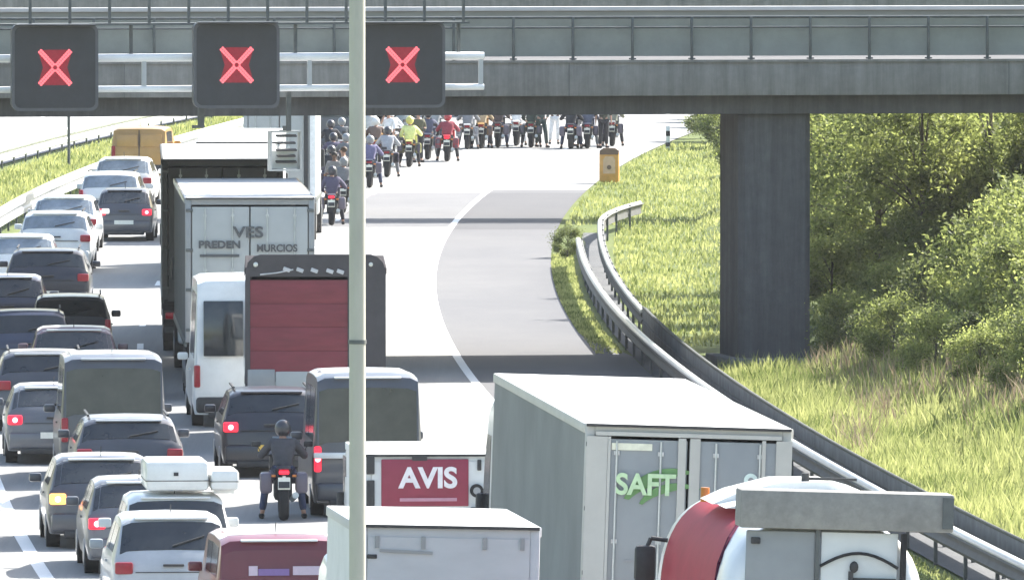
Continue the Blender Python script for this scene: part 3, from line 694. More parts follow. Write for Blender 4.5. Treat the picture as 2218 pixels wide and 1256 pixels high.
# tall trailer with green logo
SD = mat('bluish_door', (.27, .29, .30), .55, 0, .07, 1.2)
SAF = lorry(1490, 176.5, 'tall white roofed lorry with grey side and pale green logo on its rear door', 2.55, 13.6, 4.02, LGREY, SD, LWHITE, WHITE, frame=mat('cream_frame', (.46, .46, .43), .5, 0, .06, 2), name='articulated_lorry')
fr = MB()
CRM = mat('cream_frame', (.5, .5, .5))
for x_, wd in ((-1.13, .26), (-.98, .04), (-.08, .10), (.08, .13), (1.18, .20), (.93, .05)): fr.box((x_, -.036, 2.62), (wd - .004, .03, 2.50))
fr.box((0, -.036, 3.905), (2.3, .028, .05)); fr.build('door_frame', CRM, SAF)
MB().box((-.70, -.030, 3.75), (.50, .02, .085)).build('plate', mat('cream_plate', (.74, .74, .60), .5), SAF)
GRN = mat('logo_green', (.13, .27, .10), .6); GRNL = mat('logo_pale_green', (.50, .68, .42), .6)
def arc(cx, cz, rx, rz_, a0, a1, w0, n=14):
    o_, i_ = [], []
    for k in range(n + 1):
        t = k / n; a = R(lerp(a0, a1, t)); wd = w0 * math.sin(math.pi * min(1, .12 + t * .88)) + .004
        o_.append((cx + (rx) * math.cos(a), cz + rz_ * math.sin(a))); i_.append((cx + (rx - wd) * math.cos(a), cz + (rz_ - wd) * math.sin(a)))
    return o_ + i_[::-1]
lg = MB(); lg.prism(arc(-.18, 2.98, .62, .52, 165, 62, .16), -.040, -.024, 'y'); lg.prism(arc(-.12, 2.92, .50, .40, 160, 55, .10), -.044, -.024, 'y'); lg.build('logo_leaf', GRN, SAF, smooth=False)
text('lettering', 'SAFT', .36, GRNL, SAF, (-.52, -.068, 3.28), .74, bold=.010)
ci = MB(); ci.cyl((.78, -.026, 3.38), (.78, -.040, 3.38), .085, n=24); ci.build('round_logo', mat('round_logo_pale', (.62, .74, .70), .5), SAF)
MB().cyl((.78, -.041, 3.38), (.78, -.046, 3.38), .035, n=16).build('round_logo_centre', GREYP, SAF)
MB().box((-.3, -.03, 2.35), (.9, .02, .02)).build('door_rib', GREYP, SAF)

# foreground lorry with grey beam on its roof
wx, wd_ = (1832 - 1109) / 200.0, 132.5
WL = empty('tanker_lorry', (wx, wd_, 0), math.atan(.100), label='white rounded tanker with red left shoulder and grey beam across its rear top, bottom right', cat='tanker')
x0_, x1_ = -1.14, .90
def sup(a, b, zc, n=40, e=2.9, t0=0, t1=360, xc=-.20):
    pts = []
    for i in range(n + (0 if t1 - t0 >= 360 else 1)):
        t = R(lerp(t0, t1, i / n)); c, s_ = math.cos(t), math.sin(t)
        pts.append((xc + a * math.copysign(abs(c) ** (2 / e), c), zc + b * math.copysign(abs(s_) ** (2 / e), s_)))
    return pts
def loft_ring(name, rings, m, parent, closed=True, capf=True):
    v, f = [], []; k = len(rings[0][1])
    for y, pts in rings: v += [(x, y, z) for x, z in pts]
    for i in range(len(rings) - 1):
        for j in range(k if closed else k - 1): a, b = i * k + j, i * k + (j + 1) % k; f.append((a, b, b + k, a + k))
    if capf: f += [tuple(range(k)), tuple((len(rings) - 1) * k + j for j in range(k))[::-1]]
    return pm(name, v, f, m, parent, smooth=True, ang=40)
TANKM = mat('tank_white', (.66, .67, .68), .30, .15, .08, 1.2, .3)
prof_t = [(0, .86), (.06, .93), (.18, .97), (.45, 1.0), (5.6, 1.0), (6.2, .97), (6.5, .90)]
loft_ring('tank', [(y, sup(1.16 * k, 1.36 * k, 2.52)) for y, k in prof_t], TANKM, WL)
rr = [(.55, 172, 188), (.75, 152, 195), (1.1, 136, 200), (1.6, 122, 200), (2.3, 112, 200), (3.2, 104, 200), (5.55, 100, 200)]
red_o = [(y, sup(1.172, 1.372, 2.52, 16, 2.9, a, b)) for y, a, b in rr]
loft_ring('red_shoulder', red_o, mat('matt_red', (.36, .035, .055), .6, 0, .1, 2, spec=.15), WL, closed=False, capf=False)
edge = [Vector((q[1][0][0], q[0], q[1][0][1])) for q in red_o]
MB().tube([tuple(e) for e in edge], .022, 8).build('side_stripe', mat('dark_stripe', (.06, .01, .03), .9, spec=.05), WL)
MB().box((-.2, 3.3, .95), (1.0, 6.6, .3)).build('chassis', STEELD, WL)
cab(WL, 6.9, 2.3, 3.1, DKRED, 2.1)
WOOD = ground_mat('weathered_grey', [(.3, (.19, .185, .175)), (.5, (.26, .255, .24)), (.7, (.35, .34, .31))], 1.2, 9, bump=.3)
MB().box((0, .10, 3.985), (2.33, .50, .41), bev=.02).build('roof_beam', WOOD, WL); MB().box((1.10, -.16, 3.99), (.12, .02, .34)).build('beam_end_plate', STEELD, WL)
hp = MB(); hp.prism([(-1.1, 3.86), (-.85, 3.98), (-.35, 4.12), (.2, 4.14), (.55, 4.05), (.85, 3.86)], 3.0, 4.2, 'y'); hp.prism([(-1.05, 3.86), (-.5, 4.0), (.2, 4.05), (.8, 3.86)], 2.2, 3.0, 'y'); hp.build('walkway_housing', WHITE, WL, smooth=False)
RW = mat('rear_wall_grey', (.27, .28, .285), .5, 0, .08, 2)
MB().box((-.70, -.02, 2.85), (.76, .04, 1.80), bev=.02).build('grey_door', RW, WL); MB().box((-.30, -.035, 2.85), (.05, .05, 1.86)).build('door_post', STEELD, WL)
MB().box((.16, -.02, 2.85), (.84, .03, 1.80), bev=.01).build('white_panel', LWHITE, WL)
hs = MB(); pts = [(-.27 + i * .085, -.075, 3.34 + .19 * math.sin(math.pi * (i + .8) / 11.5)) for i in range(11)]; hs.tube(pts, .017); hs.build('air_hose', RUBBER, WL)
MB().ball((.10, -.08, 3.38), .05, (1, .6, 1.3)).box((.07, -.06, 3.25), (.05, .05, .16)).build('work_lamp', DARKPL, WL)
MB().box((.33, -.07, 3.245), (.46, .06, .035)).build('grab_bar', DARKPL, WL); MB().box((.64, -.05, 2.9), (.06, .07, 1.7)).build('exhaust_stack', RUBBER, WL)
MB().box((-.98, -.05, 3.64), (.10, .05, .07), bev=.01).build('lamp_bracket', DARKPL, WL)
bc = MB(); bc.cyl((-1.0, 4.6, 3.80), (-1.0, 4.6, 3.96), .05, n=14); bc.build('beacon', LAMPAD, WL)
bc = MB(); bc.cyl((-.05, 3.2, 4.12), (-.05, 3.2, 4.22), .045, n=14); bc.box((.25, 3.2, 4.16), (.55, .04, .03)); bc.build('light_bar', DARKPL, WL)
MB().box((x0_ - .40, 5.6, 3.03), (.24, .12, .42), bev=.05).tube([(x0_ - .38, 5.6, 3.22), (x0_ - .34, 5.6, 3.32), (x0_ - .15, 5.6, 3.30)], .025).build('wing_mirror', DARKPL, WL)
for y in (1.3, 5.4):
    for xx in (x0_ + .2, x1_ - .2):
        t = MB().cyl((xx - .16, y, .5), (xx + .16, y, .5), .5, n=28).build('wheel', RUBBER, WL); s_ = 1 if xx > 0 else -1
        MB().cyl((xx + s_ * .165, y, .5), (xx + s_ * .18, y, .5), .27, n=18).build('rim', RIM, t)
for xx in (-.9, .66): MB().box((xx, -.03, .95), (.34, .06, .14), bev=.02).build('tail_light', LAMPR, WL)
MB().box((-.12, .02, .62), (1.9, .14, .16), bev=.02).build('rear_bumper', DARKPL, WL)

WL.rotation_euler.y = R(1.8); SAF.rotation_euler.y = R(1.9); T_.rotation_euler.y = R(1.4)      # crossfall of the curve
SAF.location.x -= .115; SAF.rotation_euler.z -= .017; T_.location.x -= .075; WL.location.x -= .12
# ---------------------------------------------------------------- roadside bits
ex, ey = at(1320, 69.0)
ph = empty('emergency_phone', (ex, ey, 0), head(ey), label='orange emergency telephone post on the verge where the far road meets the grass', cat='emergency phone')
ORG = mat('phone_orange', (.66, .34, .09), .5, 0, .10, 6)
MB().box((0, 0, .50), (.62, .36, .95), bev=.05).build('cabinet', ORG, ph)
MB().prism([(-.30, .90), (-.30, 1.02), (-.18, 1.10), (.18, 1.10), (.30, 1.02), (.30, .90)], -.20, .2, 'y').build('hood', mat('phone_brown', (.16, .10, .07), .6), ph)
MB().prism([(-.19, .30), (-.19, .74), (-.12, .84), (.12, .84), (.19, .74), (.19, .30)], -.20, -.17, 'y').build('door', mat('phone_pale', (.62, .42, .27), .5), ph)
MB().cyl((0, -.20, .50), (0, -.23, .50), .07, n=16).build('speaker', mat('phone_brown', (.1, .1, .1)), ph)
mx_, my_ = at(1447, 62.5)
mp = empty('marker_post', (mx_, my_, 0), 0, label='small black and white marker post at the far road edge', cat='marker post')
MB().box((0, 0, .38), (.14, .08, .80), bev=.02).build('post', WHITE, mp); MB().box((0, 0, .52), (.15, .09, .18)).build('band', RUBBER, mp); MB().box((0, 0, .14), (.17, .10, .14)).build('band', DARKPL, mp)
tp = empty('median_post', ((150 - 1109) / 66.0, 401, 0), 0, label='thin grey post standing in the grassy median before the tan van', cat='post')
MB().cyl((0, 0, -.1), (0, 0, 2.2), .05, n=10).build('pole', STEELD, tp); MB().box((0, 0, 2.2), (.12, .12, .04)).build('cap', STEELD, tp)

# ---------------------------------------------------------------- people
def skin_mesh(chains, rad, sub=1):
    """chains: list of lists of (key, pos); rad: key->(rx, ry)"""
    idx, vs, es = {}, [], []
    for ch in chains:
        for a in ch:
            if a[0] not in idx: idx[a[0]] = len(vs); vs.append(a[1])
        for a, b in zip(ch, ch[1:]): es.append((idx[a[0]], idx[b[0]]))
    me = bpy.data.meshes.new("sk"); me.from_pydata(vs, es, []); o = bpy.data.objects.new("sk", me); COL.objects.link(o)
    o.modifiers.new("s", 'SKIN')
    for k, i in idx.items(): me.skin_vertices[0].data[i].radius = rad[k]
    me.skin_vertices[0].data[0].use_root = True
    ss = o.modifiers.new("ss", 'SUBSURF'); ss.levels = sub; ss.render_levels = sub
    bpy.context.view_layer.update()
    r = bpy.data.meshes.new_from_object(o.evaluated_get(bpy.context.evaluated_depsgraph_get()))
    bpy.data.objects.remove(o)
    for p in r.polygons: p.use_smooth = True
    return r
SKIN = mat('skin', (.42, .24, .17), .6); SKIND = mat('skin_dark', (.16, .09, .06), .6)
def person_meshes(pose):
    ax = pose['arm']; lg = pose['leg']
    dp, dc, dh = [Vector(q) for q in pose.get('shift', ((0, 0, 0),) * 3)]; ride = 'shift' in pose
    J = {'pel': tuple(Vector((0, 0, .96)) + dp), 'sp': tuple(Vector((0, .01, 1.12)) + (dp + dc) / 2 - Vector((0, .03 if ride else 0, 0))), 'ch': tuple(Vector((0, 0, 1.32)) + dc), 'nk': tuple(Vector((0, 0, 1.47)) + (dc + dh) / 2),
         'n2': tuple(Vector((0, .01, 1.53)) + dh), 'hd': tuple(Vector((0, .02, 1.62)) + dh), 'ht': tuple(Vector((0, .01, 1.70)) + dh)}
    rad = {'pel': (.14, .10), 'sp': (.125, .095), 'ch': (.15, .105), 'nk': (.06, .06), 'n2': (.052, .055), 'hd': (.078, .095), 'ht': (.065, .08)}
    ch = [[('pel', J['pel']), ('sp', J['sp']), ('ch', J['ch']), ('nk', J['nk']), ('n2', J['n2']), ('hd', J['hd']), ('ht', J['ht'])]]
    sleeves, legs, feet, fing = [], [], [], []
    for s, (el, wr), (kn, an) in ((-1, ax[0], lg[0]), (1, ax[1], lg[1])):
        sh = (s * .185, dc.y, 1.40 + dc.z); E_ = (s * el[0], el[1], el[2]); Wr = (s * wr[0], wr[1], wr[2])
        dv = (Vector(Wr) - Vector(E_)).normalized(); hn = Vector(Wr) + dv * .07
        ch.append([('ch', J['ch']), ('sh%d' % s, sh), ('el%d' % s, E_), ('wr%d' % s, Wr), ('hn%d' % s, tuple(hn))])
        rad.update({'sh%d' % s: (.062, .062), 'el%d' % s: (.044, .044), 'wr%d' % s: (.028, .026), 'hn%d' % s: (.034, .020)})
        sleeves.append([('ch', J['ch']), ('sh%d' % s, sh), ('el%d' % s, E_), ('cf%d' % s, tuple(Vector(E_).lerp(Vector(Wr), pose['sleeve'])))]); rad['cf%d' % s] = (.038, .038)
        K = (s * kn[0], kn[1], kn[2]); A = (s * an[0], an[1], an[2]); hp_ = (s * .095, dp.y, .90 + dp.z)
        ch.append([('pel', J['pel']), ('hp%d' % s, hp_), ('kn%d' % s, K), ('an%d' % s, A), ('ft%d' % s, (A[0] + s * .02, A[1] + .15, A[2] - .045))])
        rad.update({'hp%d' % s: (.090, .090), 'kn%d' % s: (.060, .060), 'an%d' % s: (.040, .042), 'ft%d' % s: (.038, .028)})
        legs.append([('pel', J['pel']), ('hp%d' % s, hp_), ('kn%d' % s, K), ('lc%d' % s, (A[0], A[1], A[2] + .03))]); rad['lc%d' % s] = (.055, .055)
        feet.append((A, s))
        side = Vector((0, 1, 0)); 
        for q in range(4):
            b = hn + side * (-.024 + q * .016); fing.append((b, b + dv * (.055 - .006 * abs(q - 1.4)), b + dv * (.085 - .008 * abs(q - 1.4)) + Vector((-s * .012, 0, 0)), .0085))
        b = Vector(Wr) + dv * .03 + side * .028; fing.append((b, b + dv * .03 + side * .022, b + dv * .055 + side * .028, .010))
    body = skin_mesh(ch, rad, 1)
    bm = bmesh.new(); bm.from_mesh(body); t = MB(); t.bm.free(); t.bm = bm
    for a, b, c, r in fing: t.cyl(a, b, r, r * .95, 6); t.cyl(b, c, r * .95, r * .7, 6)
    t.ball(Vector((0, .125, 1.615)) + dh, .018, (.7, 1, 1.4), 1)                      # nose
    for s in (-1, 1): t.ball(Vector((s * .082, .01, 1.615)) + dh, .024, (.4, .8, 1.3), 1)
    for s in (-1, 1): t.ball(Vector((s * .032, .103, 1.64)) + dh, .013, (1, .6, .8), 1, mi=1)
    t.box(Vector((0, .108, 1.568)) + dh, (.05, .012, .012), mi=1)
    t.bm.to_mesh(body); t.bm.free()
    r2 = dict(rad); r2.update({'pel': (.150, .112), 'sp': (.150, .112), 'ch': (.172, .122), 'sh-1': (.074, .074), 'sh1': (.074, .074), 'el-1': (.056, .056), 'el1': (.056, .056), 'cf-1': (.050, .050), 'cf1': (.050, .050), 'nb': (.085, .08), 'hem': (.158, .118)})
    if ride: r2.update({'sp': (.175, .155), 'ch': (.195, .160), 'sh-1': (.088, .088), 'sh1': (.088, .088), 'el-1': (.070, .070), 'el1': (.070, .070), 'nb': (.10, .10), 'pel': (.165, .14)})
    shirt = skin_mesh([[('hem', (0, dp.y, .90 + dp.z)), ('pel', J['pel']), ('sp', J['sp']), ('ch', J['ch']), ('nb', tuple(Vector((0, 0, 1.445)) + (dc + dh) / 2))]] + sleeves, r2, 1)
    r3 = dict(rad); r3.update({'pel': (.145, .108), 'hp-1': (.102, .104), 'hp1': (.102, .104), 'kn-1': (.074, .076), 'kn1': (.074, .076), 'lc-1': (.062, .066), 'lc1': (.062, .066)})
    trousers = skin_mesh(legs, r3, 1)
    shoes = []
    for A, s in feet:
        sh_ = MB().box((A[0] + s * .01, A[1] + .07, A[2] - .045), (.095, .27, .085), bev=.035)
        q = bpy.data.meshes.new('shoe'); sh_.bm.to_mesh(q); sh_.bm.free(); shoes.append(finish(q))
    hr = MB()
    if ride: hr.ball(Vector((0, .012, 1.645)) + dh, .145, (.92, 1.08, 1.0), 3); hr.box(Vector((0, .125, 1.64)) + dh, (.20, .09, .09), bev=.03, mi=1)
    else: hr.ball((0, -.012, 1.665), .105, (.93, 1.02, .86), 2)
    hair = bpy.data.meshes.new('hair'); hr.bm.to_mesh(hair); hr.bm.free(); finish(hair)
    return body, shirt, trousers, shoes, hair
ST = ((.10, .01, .50), (.11, -.01, .09))
poses = [
    dict(arm=(((.25, -.02, 1.13), (.26, .05, .90)), ((.25, -.02, 1.13), (.27, .06, .90))), leg=(ST, ST), sleeve=.25),
    dict(arm=(((.27, -.05, 1.13), (.17, .16, 1.16)), ((.27, -.05, 1.13), (.12, .17, 1.12))), leg=(ST, ((.13, .05, .50), (.17, .04, .09))), sleeve=.85),
    dict(arm=(((.30, -.06, 1.16), (.19, .05, 1.00)), ((.24, .05, 1.14), (.22, .24, 1.22))), leg=(((.11, .16, .52), (.12, .22, .09)), ((.10, -.02, .50), (.10, -.20, .11))), sleeve=.9),
    dict(arm=(((.24, .02, 1.13), (.24, .12, .91)), ((.29, .06, 1.24), (.14, .13, 1.48))), leg=(((.12, .03, .50), (.15, .02, .09)), ST), sleeve=.3),
]
RL = ((.27, .34, .60), (.34, .16, .09))
poses.append(dict(shift=((0, 0, -.10), (0, .16, -.15), (0, .24, -.17)), arm=(((.36, .34, 1.02), (.36, .55, 1.02)), ((.36, .34, 1.02), (.36, .55, 1.02))), leg=(RL, RL), sleeve=.9))
poses.append(dict(shift=((0, 0, -.10), (0, .04, -.11), (0, .07, -.12)), arm=(((.30, .10, 1.02), (.22, .30, .92)), ((.36, .30, 1.05), (.36, .55, 1.02))), leg=(RL, ((.24, .36, .60), (.30, .26, .09))), sleeve=.9))
PM = [person_meshes(p) for p in poses]
_cl = {}
def cloth(c):
    if c not in _cl: _cl[c] = mat('cloth_' + str(len(_cl)), c, .85, 0, .15, 14)
    return _cl[c]
EYE = mat('eye_dark', (.03, .02, .02), .4)
def setobj(o, ms):
    while len(o.data.materials) < len(ms): o.data.materials.append(ms[len(o.data.materials)])
    for s, m_ in zip(o.material_slots, ms): s.link = 'OBJECT'; s.material = m_
HAIRS = [mat('hair_dark', (.02, .016, .013), .7), mat('hair_brown', (.07, .04, .02), .7), mat('hair_grey', (.25, .24, .23), .7), mat('hair_fair', (.28, .20, .10), .7)]
def person(px, py, lab, shirt, trou, pose=0, rot=0, h=1.0, hair=0, skin=SKIN, vest=False):
    fd = (py + 397) / 11.5; x, d = at(px, fd)
    r = empty('person', (x, d, 0), R(rot), label=lab, cat='person', group='people standing on the closed road'); r.scale = (h, h, h)
    b, s, t, sh, ha = PM[pose]
    o = link('body', b, None, r); setobj(o, [skin, EYE])
    o = link('shirt' if not vest else 'vest', s, None, r); setobj(o, [cloth(shirt)])
    o = link('trousers', t, None, r); setobj(o, [cloth(trou)])
    for q in sh: o = link('shoe', q, None, r); setobj(o, [RUBBER])
    o = link('hair', ha, None, r); setobj(o, [HAIRS[hair]])
    if vest:
        MB().box((0, .0, 1.10), (.335, .25, .045), bev=.02).box((0, .0, 1.22), (.35, .255, .045), bev=.02).build('reflective_band', PLATE, r)
W_, BK, GY, NV, PU, OL, DG, TN, LB = (.75,.75,.76), (.03,.03,.035), (.22,.22,.23), (.05,.06,.11), (.09,.08,.13), (.10,.10,.06), (.045,.065,.055), (.42,.32,.20), (.25,.33,.45)
PP = [
 (724, 452, 'person in grey jacket standing between the motorcycles left of the lamp column', GY, BK, 0, 180),
 (744, 448, 'person in dark jacket against the left edge of the lamp column', BK, GY, 1, 60),
 (906, 352, 'person in olive jacket just right of the yellow vest', OL, BK, 1, 200),
 (842, 348, 'person in white shirt behind the grey jacket', W_, BK, 3, 150),
 (1172, 320, 'person in dark green jacket, right one of the dark green pair', (.08,.10,.09), DG, 2, 200),
 (1202, 312, 'broad person in white shirt and white trousers right of the dark green pair', W_, (.7,.7,.7), 1, 180),
 (1250, 318, 'person with white top and grey trousers striding past the black figure', W_, GY, 2, -70),
 (1307, 321, 'person in dark olive coat second from the right end', (.07,.07,.05), BK, 0, 190),
]
for i, (px, py, lab, a, b, ps, rt) in enumerate(PP):
    person(px, py, lab, a, b, ps, rt, h=.96 + .08 * ((i * 37) % 10) / 10, hair=(0, 1, 0, 2, 0, 3, 1)[i % 7], skin=SKIN if i % 5 else SKIND, vest='vest' in lab and 'yellow high' in lab or 'pale yellow' in lab)

car(722, 63.5, 'charcoal van behind the motorcycles between the lettered lorry and the lamp column', CHAR, 'mpv', 1.95, 2.2, 4.8, group='vehicles among the people')
car(868, 57.5, 'grey van closing off the row of motorcycles just right of the lamp column', GREYP, 'mpv', 1.95, 2.2, 4.8, group='vehicles among the people')
car(1034, 56.5, 'pale brown van behind the centre of the row of motorcycles', paint('pale_brown', (.24, .19, .14)), 'mpv', 1.95, 2.2, 4.8, group='vehicles among the people')
HELM = {'white': WHITE, 'black': BLACKP, 'grey': GREYP, 'red': DKRED, 'yellow': mat('helmet_yellow', (.6, .55, .15), .3)}
def motorcycle():
    r = empty('motorcycle')
    def whl(y, wd):
        m = MB(); me = bmesh.new(); n, k = 28, 8; vs = []
        for i in range(n):
            a = 2 * math.pi * i / n
            for j in range(k):
                b = 2 * math.pi * j / k; rad_ = .245 + .065 * math.cos(b); vs.append(me.verts.new((wd / 2 * math.sin(b), y + rad_ * math.cos(a), .31 + rad_ * math.sin(a))))
        for i in range(n):
            for j in range(k): me.faces.new((vs[i * k + j], vs[i * k + (j + 1) % k], vs[((i + 1) % n) * k + (j + 1) % k], vs[((i + 1) % n) * k + j]))
        m._add(me, 0); w_ = m.build('wheel', RUBBER, r)
        h = MB(); h.cyl((-.05, y, .31), (.05, y, .31), .05, n=12)
        for q in range(5): a = 2 * math.pi * q / 5; h.cyl((0, y, .31), (0, y + .19 * math.cos(a), .31 + .19 * math.sin(a)), .014, n=6)
        h.build('hub', RIM, w_)
    whl(0, .17); whl(1.45, .12)
    MB().prism([(-.22, .86), (-.10, .78), (.25, .74), (.3, .84), (0, .90)], -.11, .11, 'x').build('tail_unit', None, r)
    MB().box((0, .42, .80), (.28, .55, .10), bev=.04).build('seat', RUBBER, r)
    MB().ball((0, .88, .88), .20, (.85, 1.3, .75), 2).build('fuel_tank', None, r)
    MB().prism([(1.02, .55), (1.05, 1.02), (1.22, 1.12), (1.42, .98), (1.50, .80), (1.35, .55)], -.21, .21, 'x').build('fairing', None, r, smooth=False)
    MB().prism([(1.10, 1.05), (1.16, 1.32), (1.19, 1.32), (1.26, 1.06)], -.16, .16, 'x').build('windscreen', GLASSL, r, smooth=False)
    MB().tube([(-.38, .96, 1.02), (-.15, 1.08, 1.02), (.15, 1.08, 1.02), (.38, .96, 1.02)], .017).build('handlebar', DARKPL, r)
    for s_ in (-1, 1):
        MB().box((s_ * .43, 1.08, 1.20), (.15, .04, .09), bev=.02).cyl((s_ * .34, 1.04, 1.04), (s_ * .42, 1.08, 1.19), .009, n=6).build('mirror', DARKPL, r)
        MB().box((s_ * .17, -.14, .74), (.07, .05, .04), bev=.012).build('indicator', LAMPAD, r)
        MB().cyl((s_ * .10, 1.45, .31), (s_ * .10, 1.22, .95), .026, n=8).build('fork', STEEL, r)
    MB().box((0, -.20, .80), (.17, .06, .07), bev=.02).build('tail_light', LAMPR, r)
    MB().box((0, -.24, .62), (.20, .012, .20)).box((0, -.20, .68), (.05, .08, .12)).build('number_plate', PLATE, r)
    MB().cyl((.19, -.12, .42), (.15, .55, .32), .055, .045, 14).build('exhaust', STEEL, r)
    MB().box((0, .72, .48), (.30, .5, .36), bev=.06).build('engine', DARKPL, r)
    MB().prism([(-.30, .55), (-.22, .70), (0, .72), (0, .66), (-.2, .62)], -.09, .09, 'x').build('rear_mudguard', DARKPL, r)
    return r
bike0 = motorcycle(); used = [False]
for ch in bike0.children:
    if ch.name.split('.')[0] in ('tail_unit', 'fuel_tank', 'fairing'): ch['painted'] = 1
COLB = {'black': BLACKP, 'silver': SILVER, 'white': WHITE, 'red': DKRED, 'blue': NAVY, 'plum': paint('plum', (.10, .085, .12)), 'green': paint('dark_green', (.04, .07, .05)), 'tan': TAN, 'grey': GREYP, 'yellow': paint('yellow', (.55, .55, .18))}
def biker(px, py, bc, jacket, helm, where, lit=False, pan=True, vest=False, jn=None, tr=BK, yaw=0, trn=None):
    fd = (py + 397) / 11.5; x, d = at(px, fd)
    if not used[0]: b = bike0; used[0] = True
    else: b = copy_tree(bike0)
    b.location = (x, d, 0); b.rotation_euler = (0, 0, head(d) * .6 + R(yaw)); b['label'] = '%s motorcycle %s' % (bc, where); b['category'] = 'motorcycle'; b['group'] = 'motorcycles on the road'
    for ch in b.children:
        if ch.get('painted'): setobj(ch, [COLB[bc]])
        if ch.name.startswith('tail_light'): setobj(ch, [LAMPRL if lit else LAMPR])
    if pan:
        for s_ in (-1, 1): MB().box((s_ * .29, .10, .62), (.20, .44, .34), bev=.05).build('pannier', COLB[bc], b)
    q = Matrix.Rotation(b.rotation_euler.z, 3, 'Z') @ Vector((0, .42, 0))
    k = 4 if (px + py) % 3 else 5
    r = empty('person', (x + q.x, d + q.y, 0), b.rotation_euler.z, label='rider in %s, %s helmet, %s' % (jn, helm, where), cat='person', group='motorcycle riders')
    bo, sh_, t_, so, he = PM[k]
    for nm, me_, mm_ in (('body', bo, [SKIN, EYE]), ('jacket' if not vest else 'vest', sh_, [cloth(jacket)]), ('trousers', t_, [cloth(tr)]), ('shoe', so[0], [RUBBER]), ('shoe', so[1], [RUBBER]), ('helmet', he, [HELM[helm], GLASS])):
        o = link(nm, me_, None, r); setobj(o, mm_)
    if vest: MB().box((0, .08, 1.08), (.36, .29, .04), bev=.02, rot=(R(-20), 0, 0)).build('reflective_band', PLATE, r)
GLc = 'left of the lamp column'
BB = [
 (718, 488, 'plum', PU, 'black', 'nearest, by the lettered lorry', 'dark purple'), (743, 462, 'black', GY, 'grey', 'second nearest, left of the column', 'grey'),
 (716, 432, 'blue', BK, 'black', 'third up, tight beside the lorry', 'black'), (748, 402, 'black', (.16, .165, .17), 'grey', 'touching the lamp column, mid row', 'dark grey'),
 (720, 400, 'grey', PU, 'black', 'mid row beside the lorry roof', 'purple'), (714, 368, 'black', BK, 'black', 'far row beside the louvred box', 'black'), (738, 362, 'grey', (.10, .11, .12), 'grey', 'far row left of the column', 'grey'),
 (800, 407, 'blue', (.16, .15, .26), 'grey', 'first right of the column', 'blue-violet'), (838, 384, 'black', (.38, .39, .42), 'black', 'left of the yellow vest', 'light grey'),
 (886, 362, 'yellow', (.75, .78, .32), 'yellow', 'in the front row centre', 'a pale yellow vest'), (812, 362, 'tan', (.16, .11, .09), 'white', 'behind, right of the column', 'brown'),
 (846, 340, 'white', W_, 'white', 'behind the yellow vest rider', 'white'), (800, 336, 'silver', (.5, .49, .46), 'grey', 'far row right of the column', 'beige'),
 (872, 332, 'grey', (.30, .33, .32), 'white', 'far row above the yellow vest', 'grey-green'), (926, 346, 'blue', (.09, .10, .15), 'black', 'left of the red-lit one', 'navy'),
 (968, 350, 'red', (.30, .05, .07), 'red', 'with the bright red light', 'dark red'), (940, 322, 'grey', (.32, .33, .33), 'grey', 'behind the red-lit one', 'grey'),
 (1012, 324, 'silver', GY, 'white', 'right of the red-lit one', 'charcoal'), (1042, 322, 'tan', TN, 'white', 'centre of the far row', 'tan'),
 (1078, 320, 'black', (.10, .08, .08), 'black', 'left of the all white rider', 'brown-black'), (1118, 316, 'white', W_, 'white', 'far row, all white', 'white'),
 (1150, 320, 'green', DG, 'black', 'right of the all white rider', 'dark green'), (1236, 323, 'black', BK, 'black', 'right of the pale standing figure', 'black'),
 (1272, 322, 'blue', (.12, .13, .18), 'white', 'second before the row end', 'slate blue'), (1326, 317, 'grey', (.24, .24, .19), 'black', 'at the right end of the row', 'olive grey'),
 (614, 1128, 'black', (.06, .06, .07), 'black', 'below the maroon-backed lorry', 'black'),
]
for i, (px, py, bc, jk, hm, wh, jn) in enumerate(BB):
    biker(px, py, bc, jk, hm, wh, lit='bright red' in wh or px in (614, 718), pan=i % 3 != 1, vest='vest' in jn, jn=(jn if 'vest' in jn else jn + ' jacket'), tr=(BK, NV, GY)[i % 3] if jn != 'white' else W_)

# ---------------------------------------------------------------- vegetation
LEAF = leaf_mat('leaf_green', (.12, .15, .045), (.38, .42, .13), .6, .8)
LEAFD = leaf_mat('leaf_dark', (.065, .085, .035), (.24, .275, .09), .52, .9)
BLADE = leaf_mat('grass_blade', (.12, .16, .042), (.49, .50, .20), .5, .45)
BARK = mat('bark', (.10, .085, .065), .9, 0, .3, 9)
def crown_mesh(seed, rx, ry, z0, z1, clumps, per, leaf):
    r = random.Random(seed); v, f = [], []; cs = []
    for _ in range(clumps):
        while True:
            p = Vector((r.uniform(-1, 1), r.uniform(-1, 1), r.uniform(-1, 1)))
            if .25 < p.length < 1: break
        t = (p.z + 1) / 2; k = .72 + .4 * math.sin(math.pi * min(1, t * 1.1 + .1))
        cs.append((Vector((p.x * rx * k, p.y * ry * k, lerp(z0, z1, t))), r.uniform(.28, .62) * rx / 1.6))
    for c, cr_ in cs:
        for _ in range(per):
            q = Vector((r.gauss(0, 1), r.gauss(0, 1), r.gauss(0, .75))) * cr_ * .55 + c
            n = Vector((r.uniform(-1, 1), r.uniform(-1, 1), r.uniform(-.2, 1.3))).normalized()
            a = n.orthogonal().normalized(); a.rotate(Matrix.Rotation(r.uniform(0, 6.28), 3, n)); b = n.cross(a)
            l = leaf * r.uniform(.6, 1.4); w2 = l * .45; i = len(v)
            v += [q - a * l, q + b * w2, q + a * l, q - b * w2]; f.append((i, i + 1, i + 2, i + 3))
    me = bpy.data.meshes.new('crown'); me.from_pydata(v, [], f); return me, cs
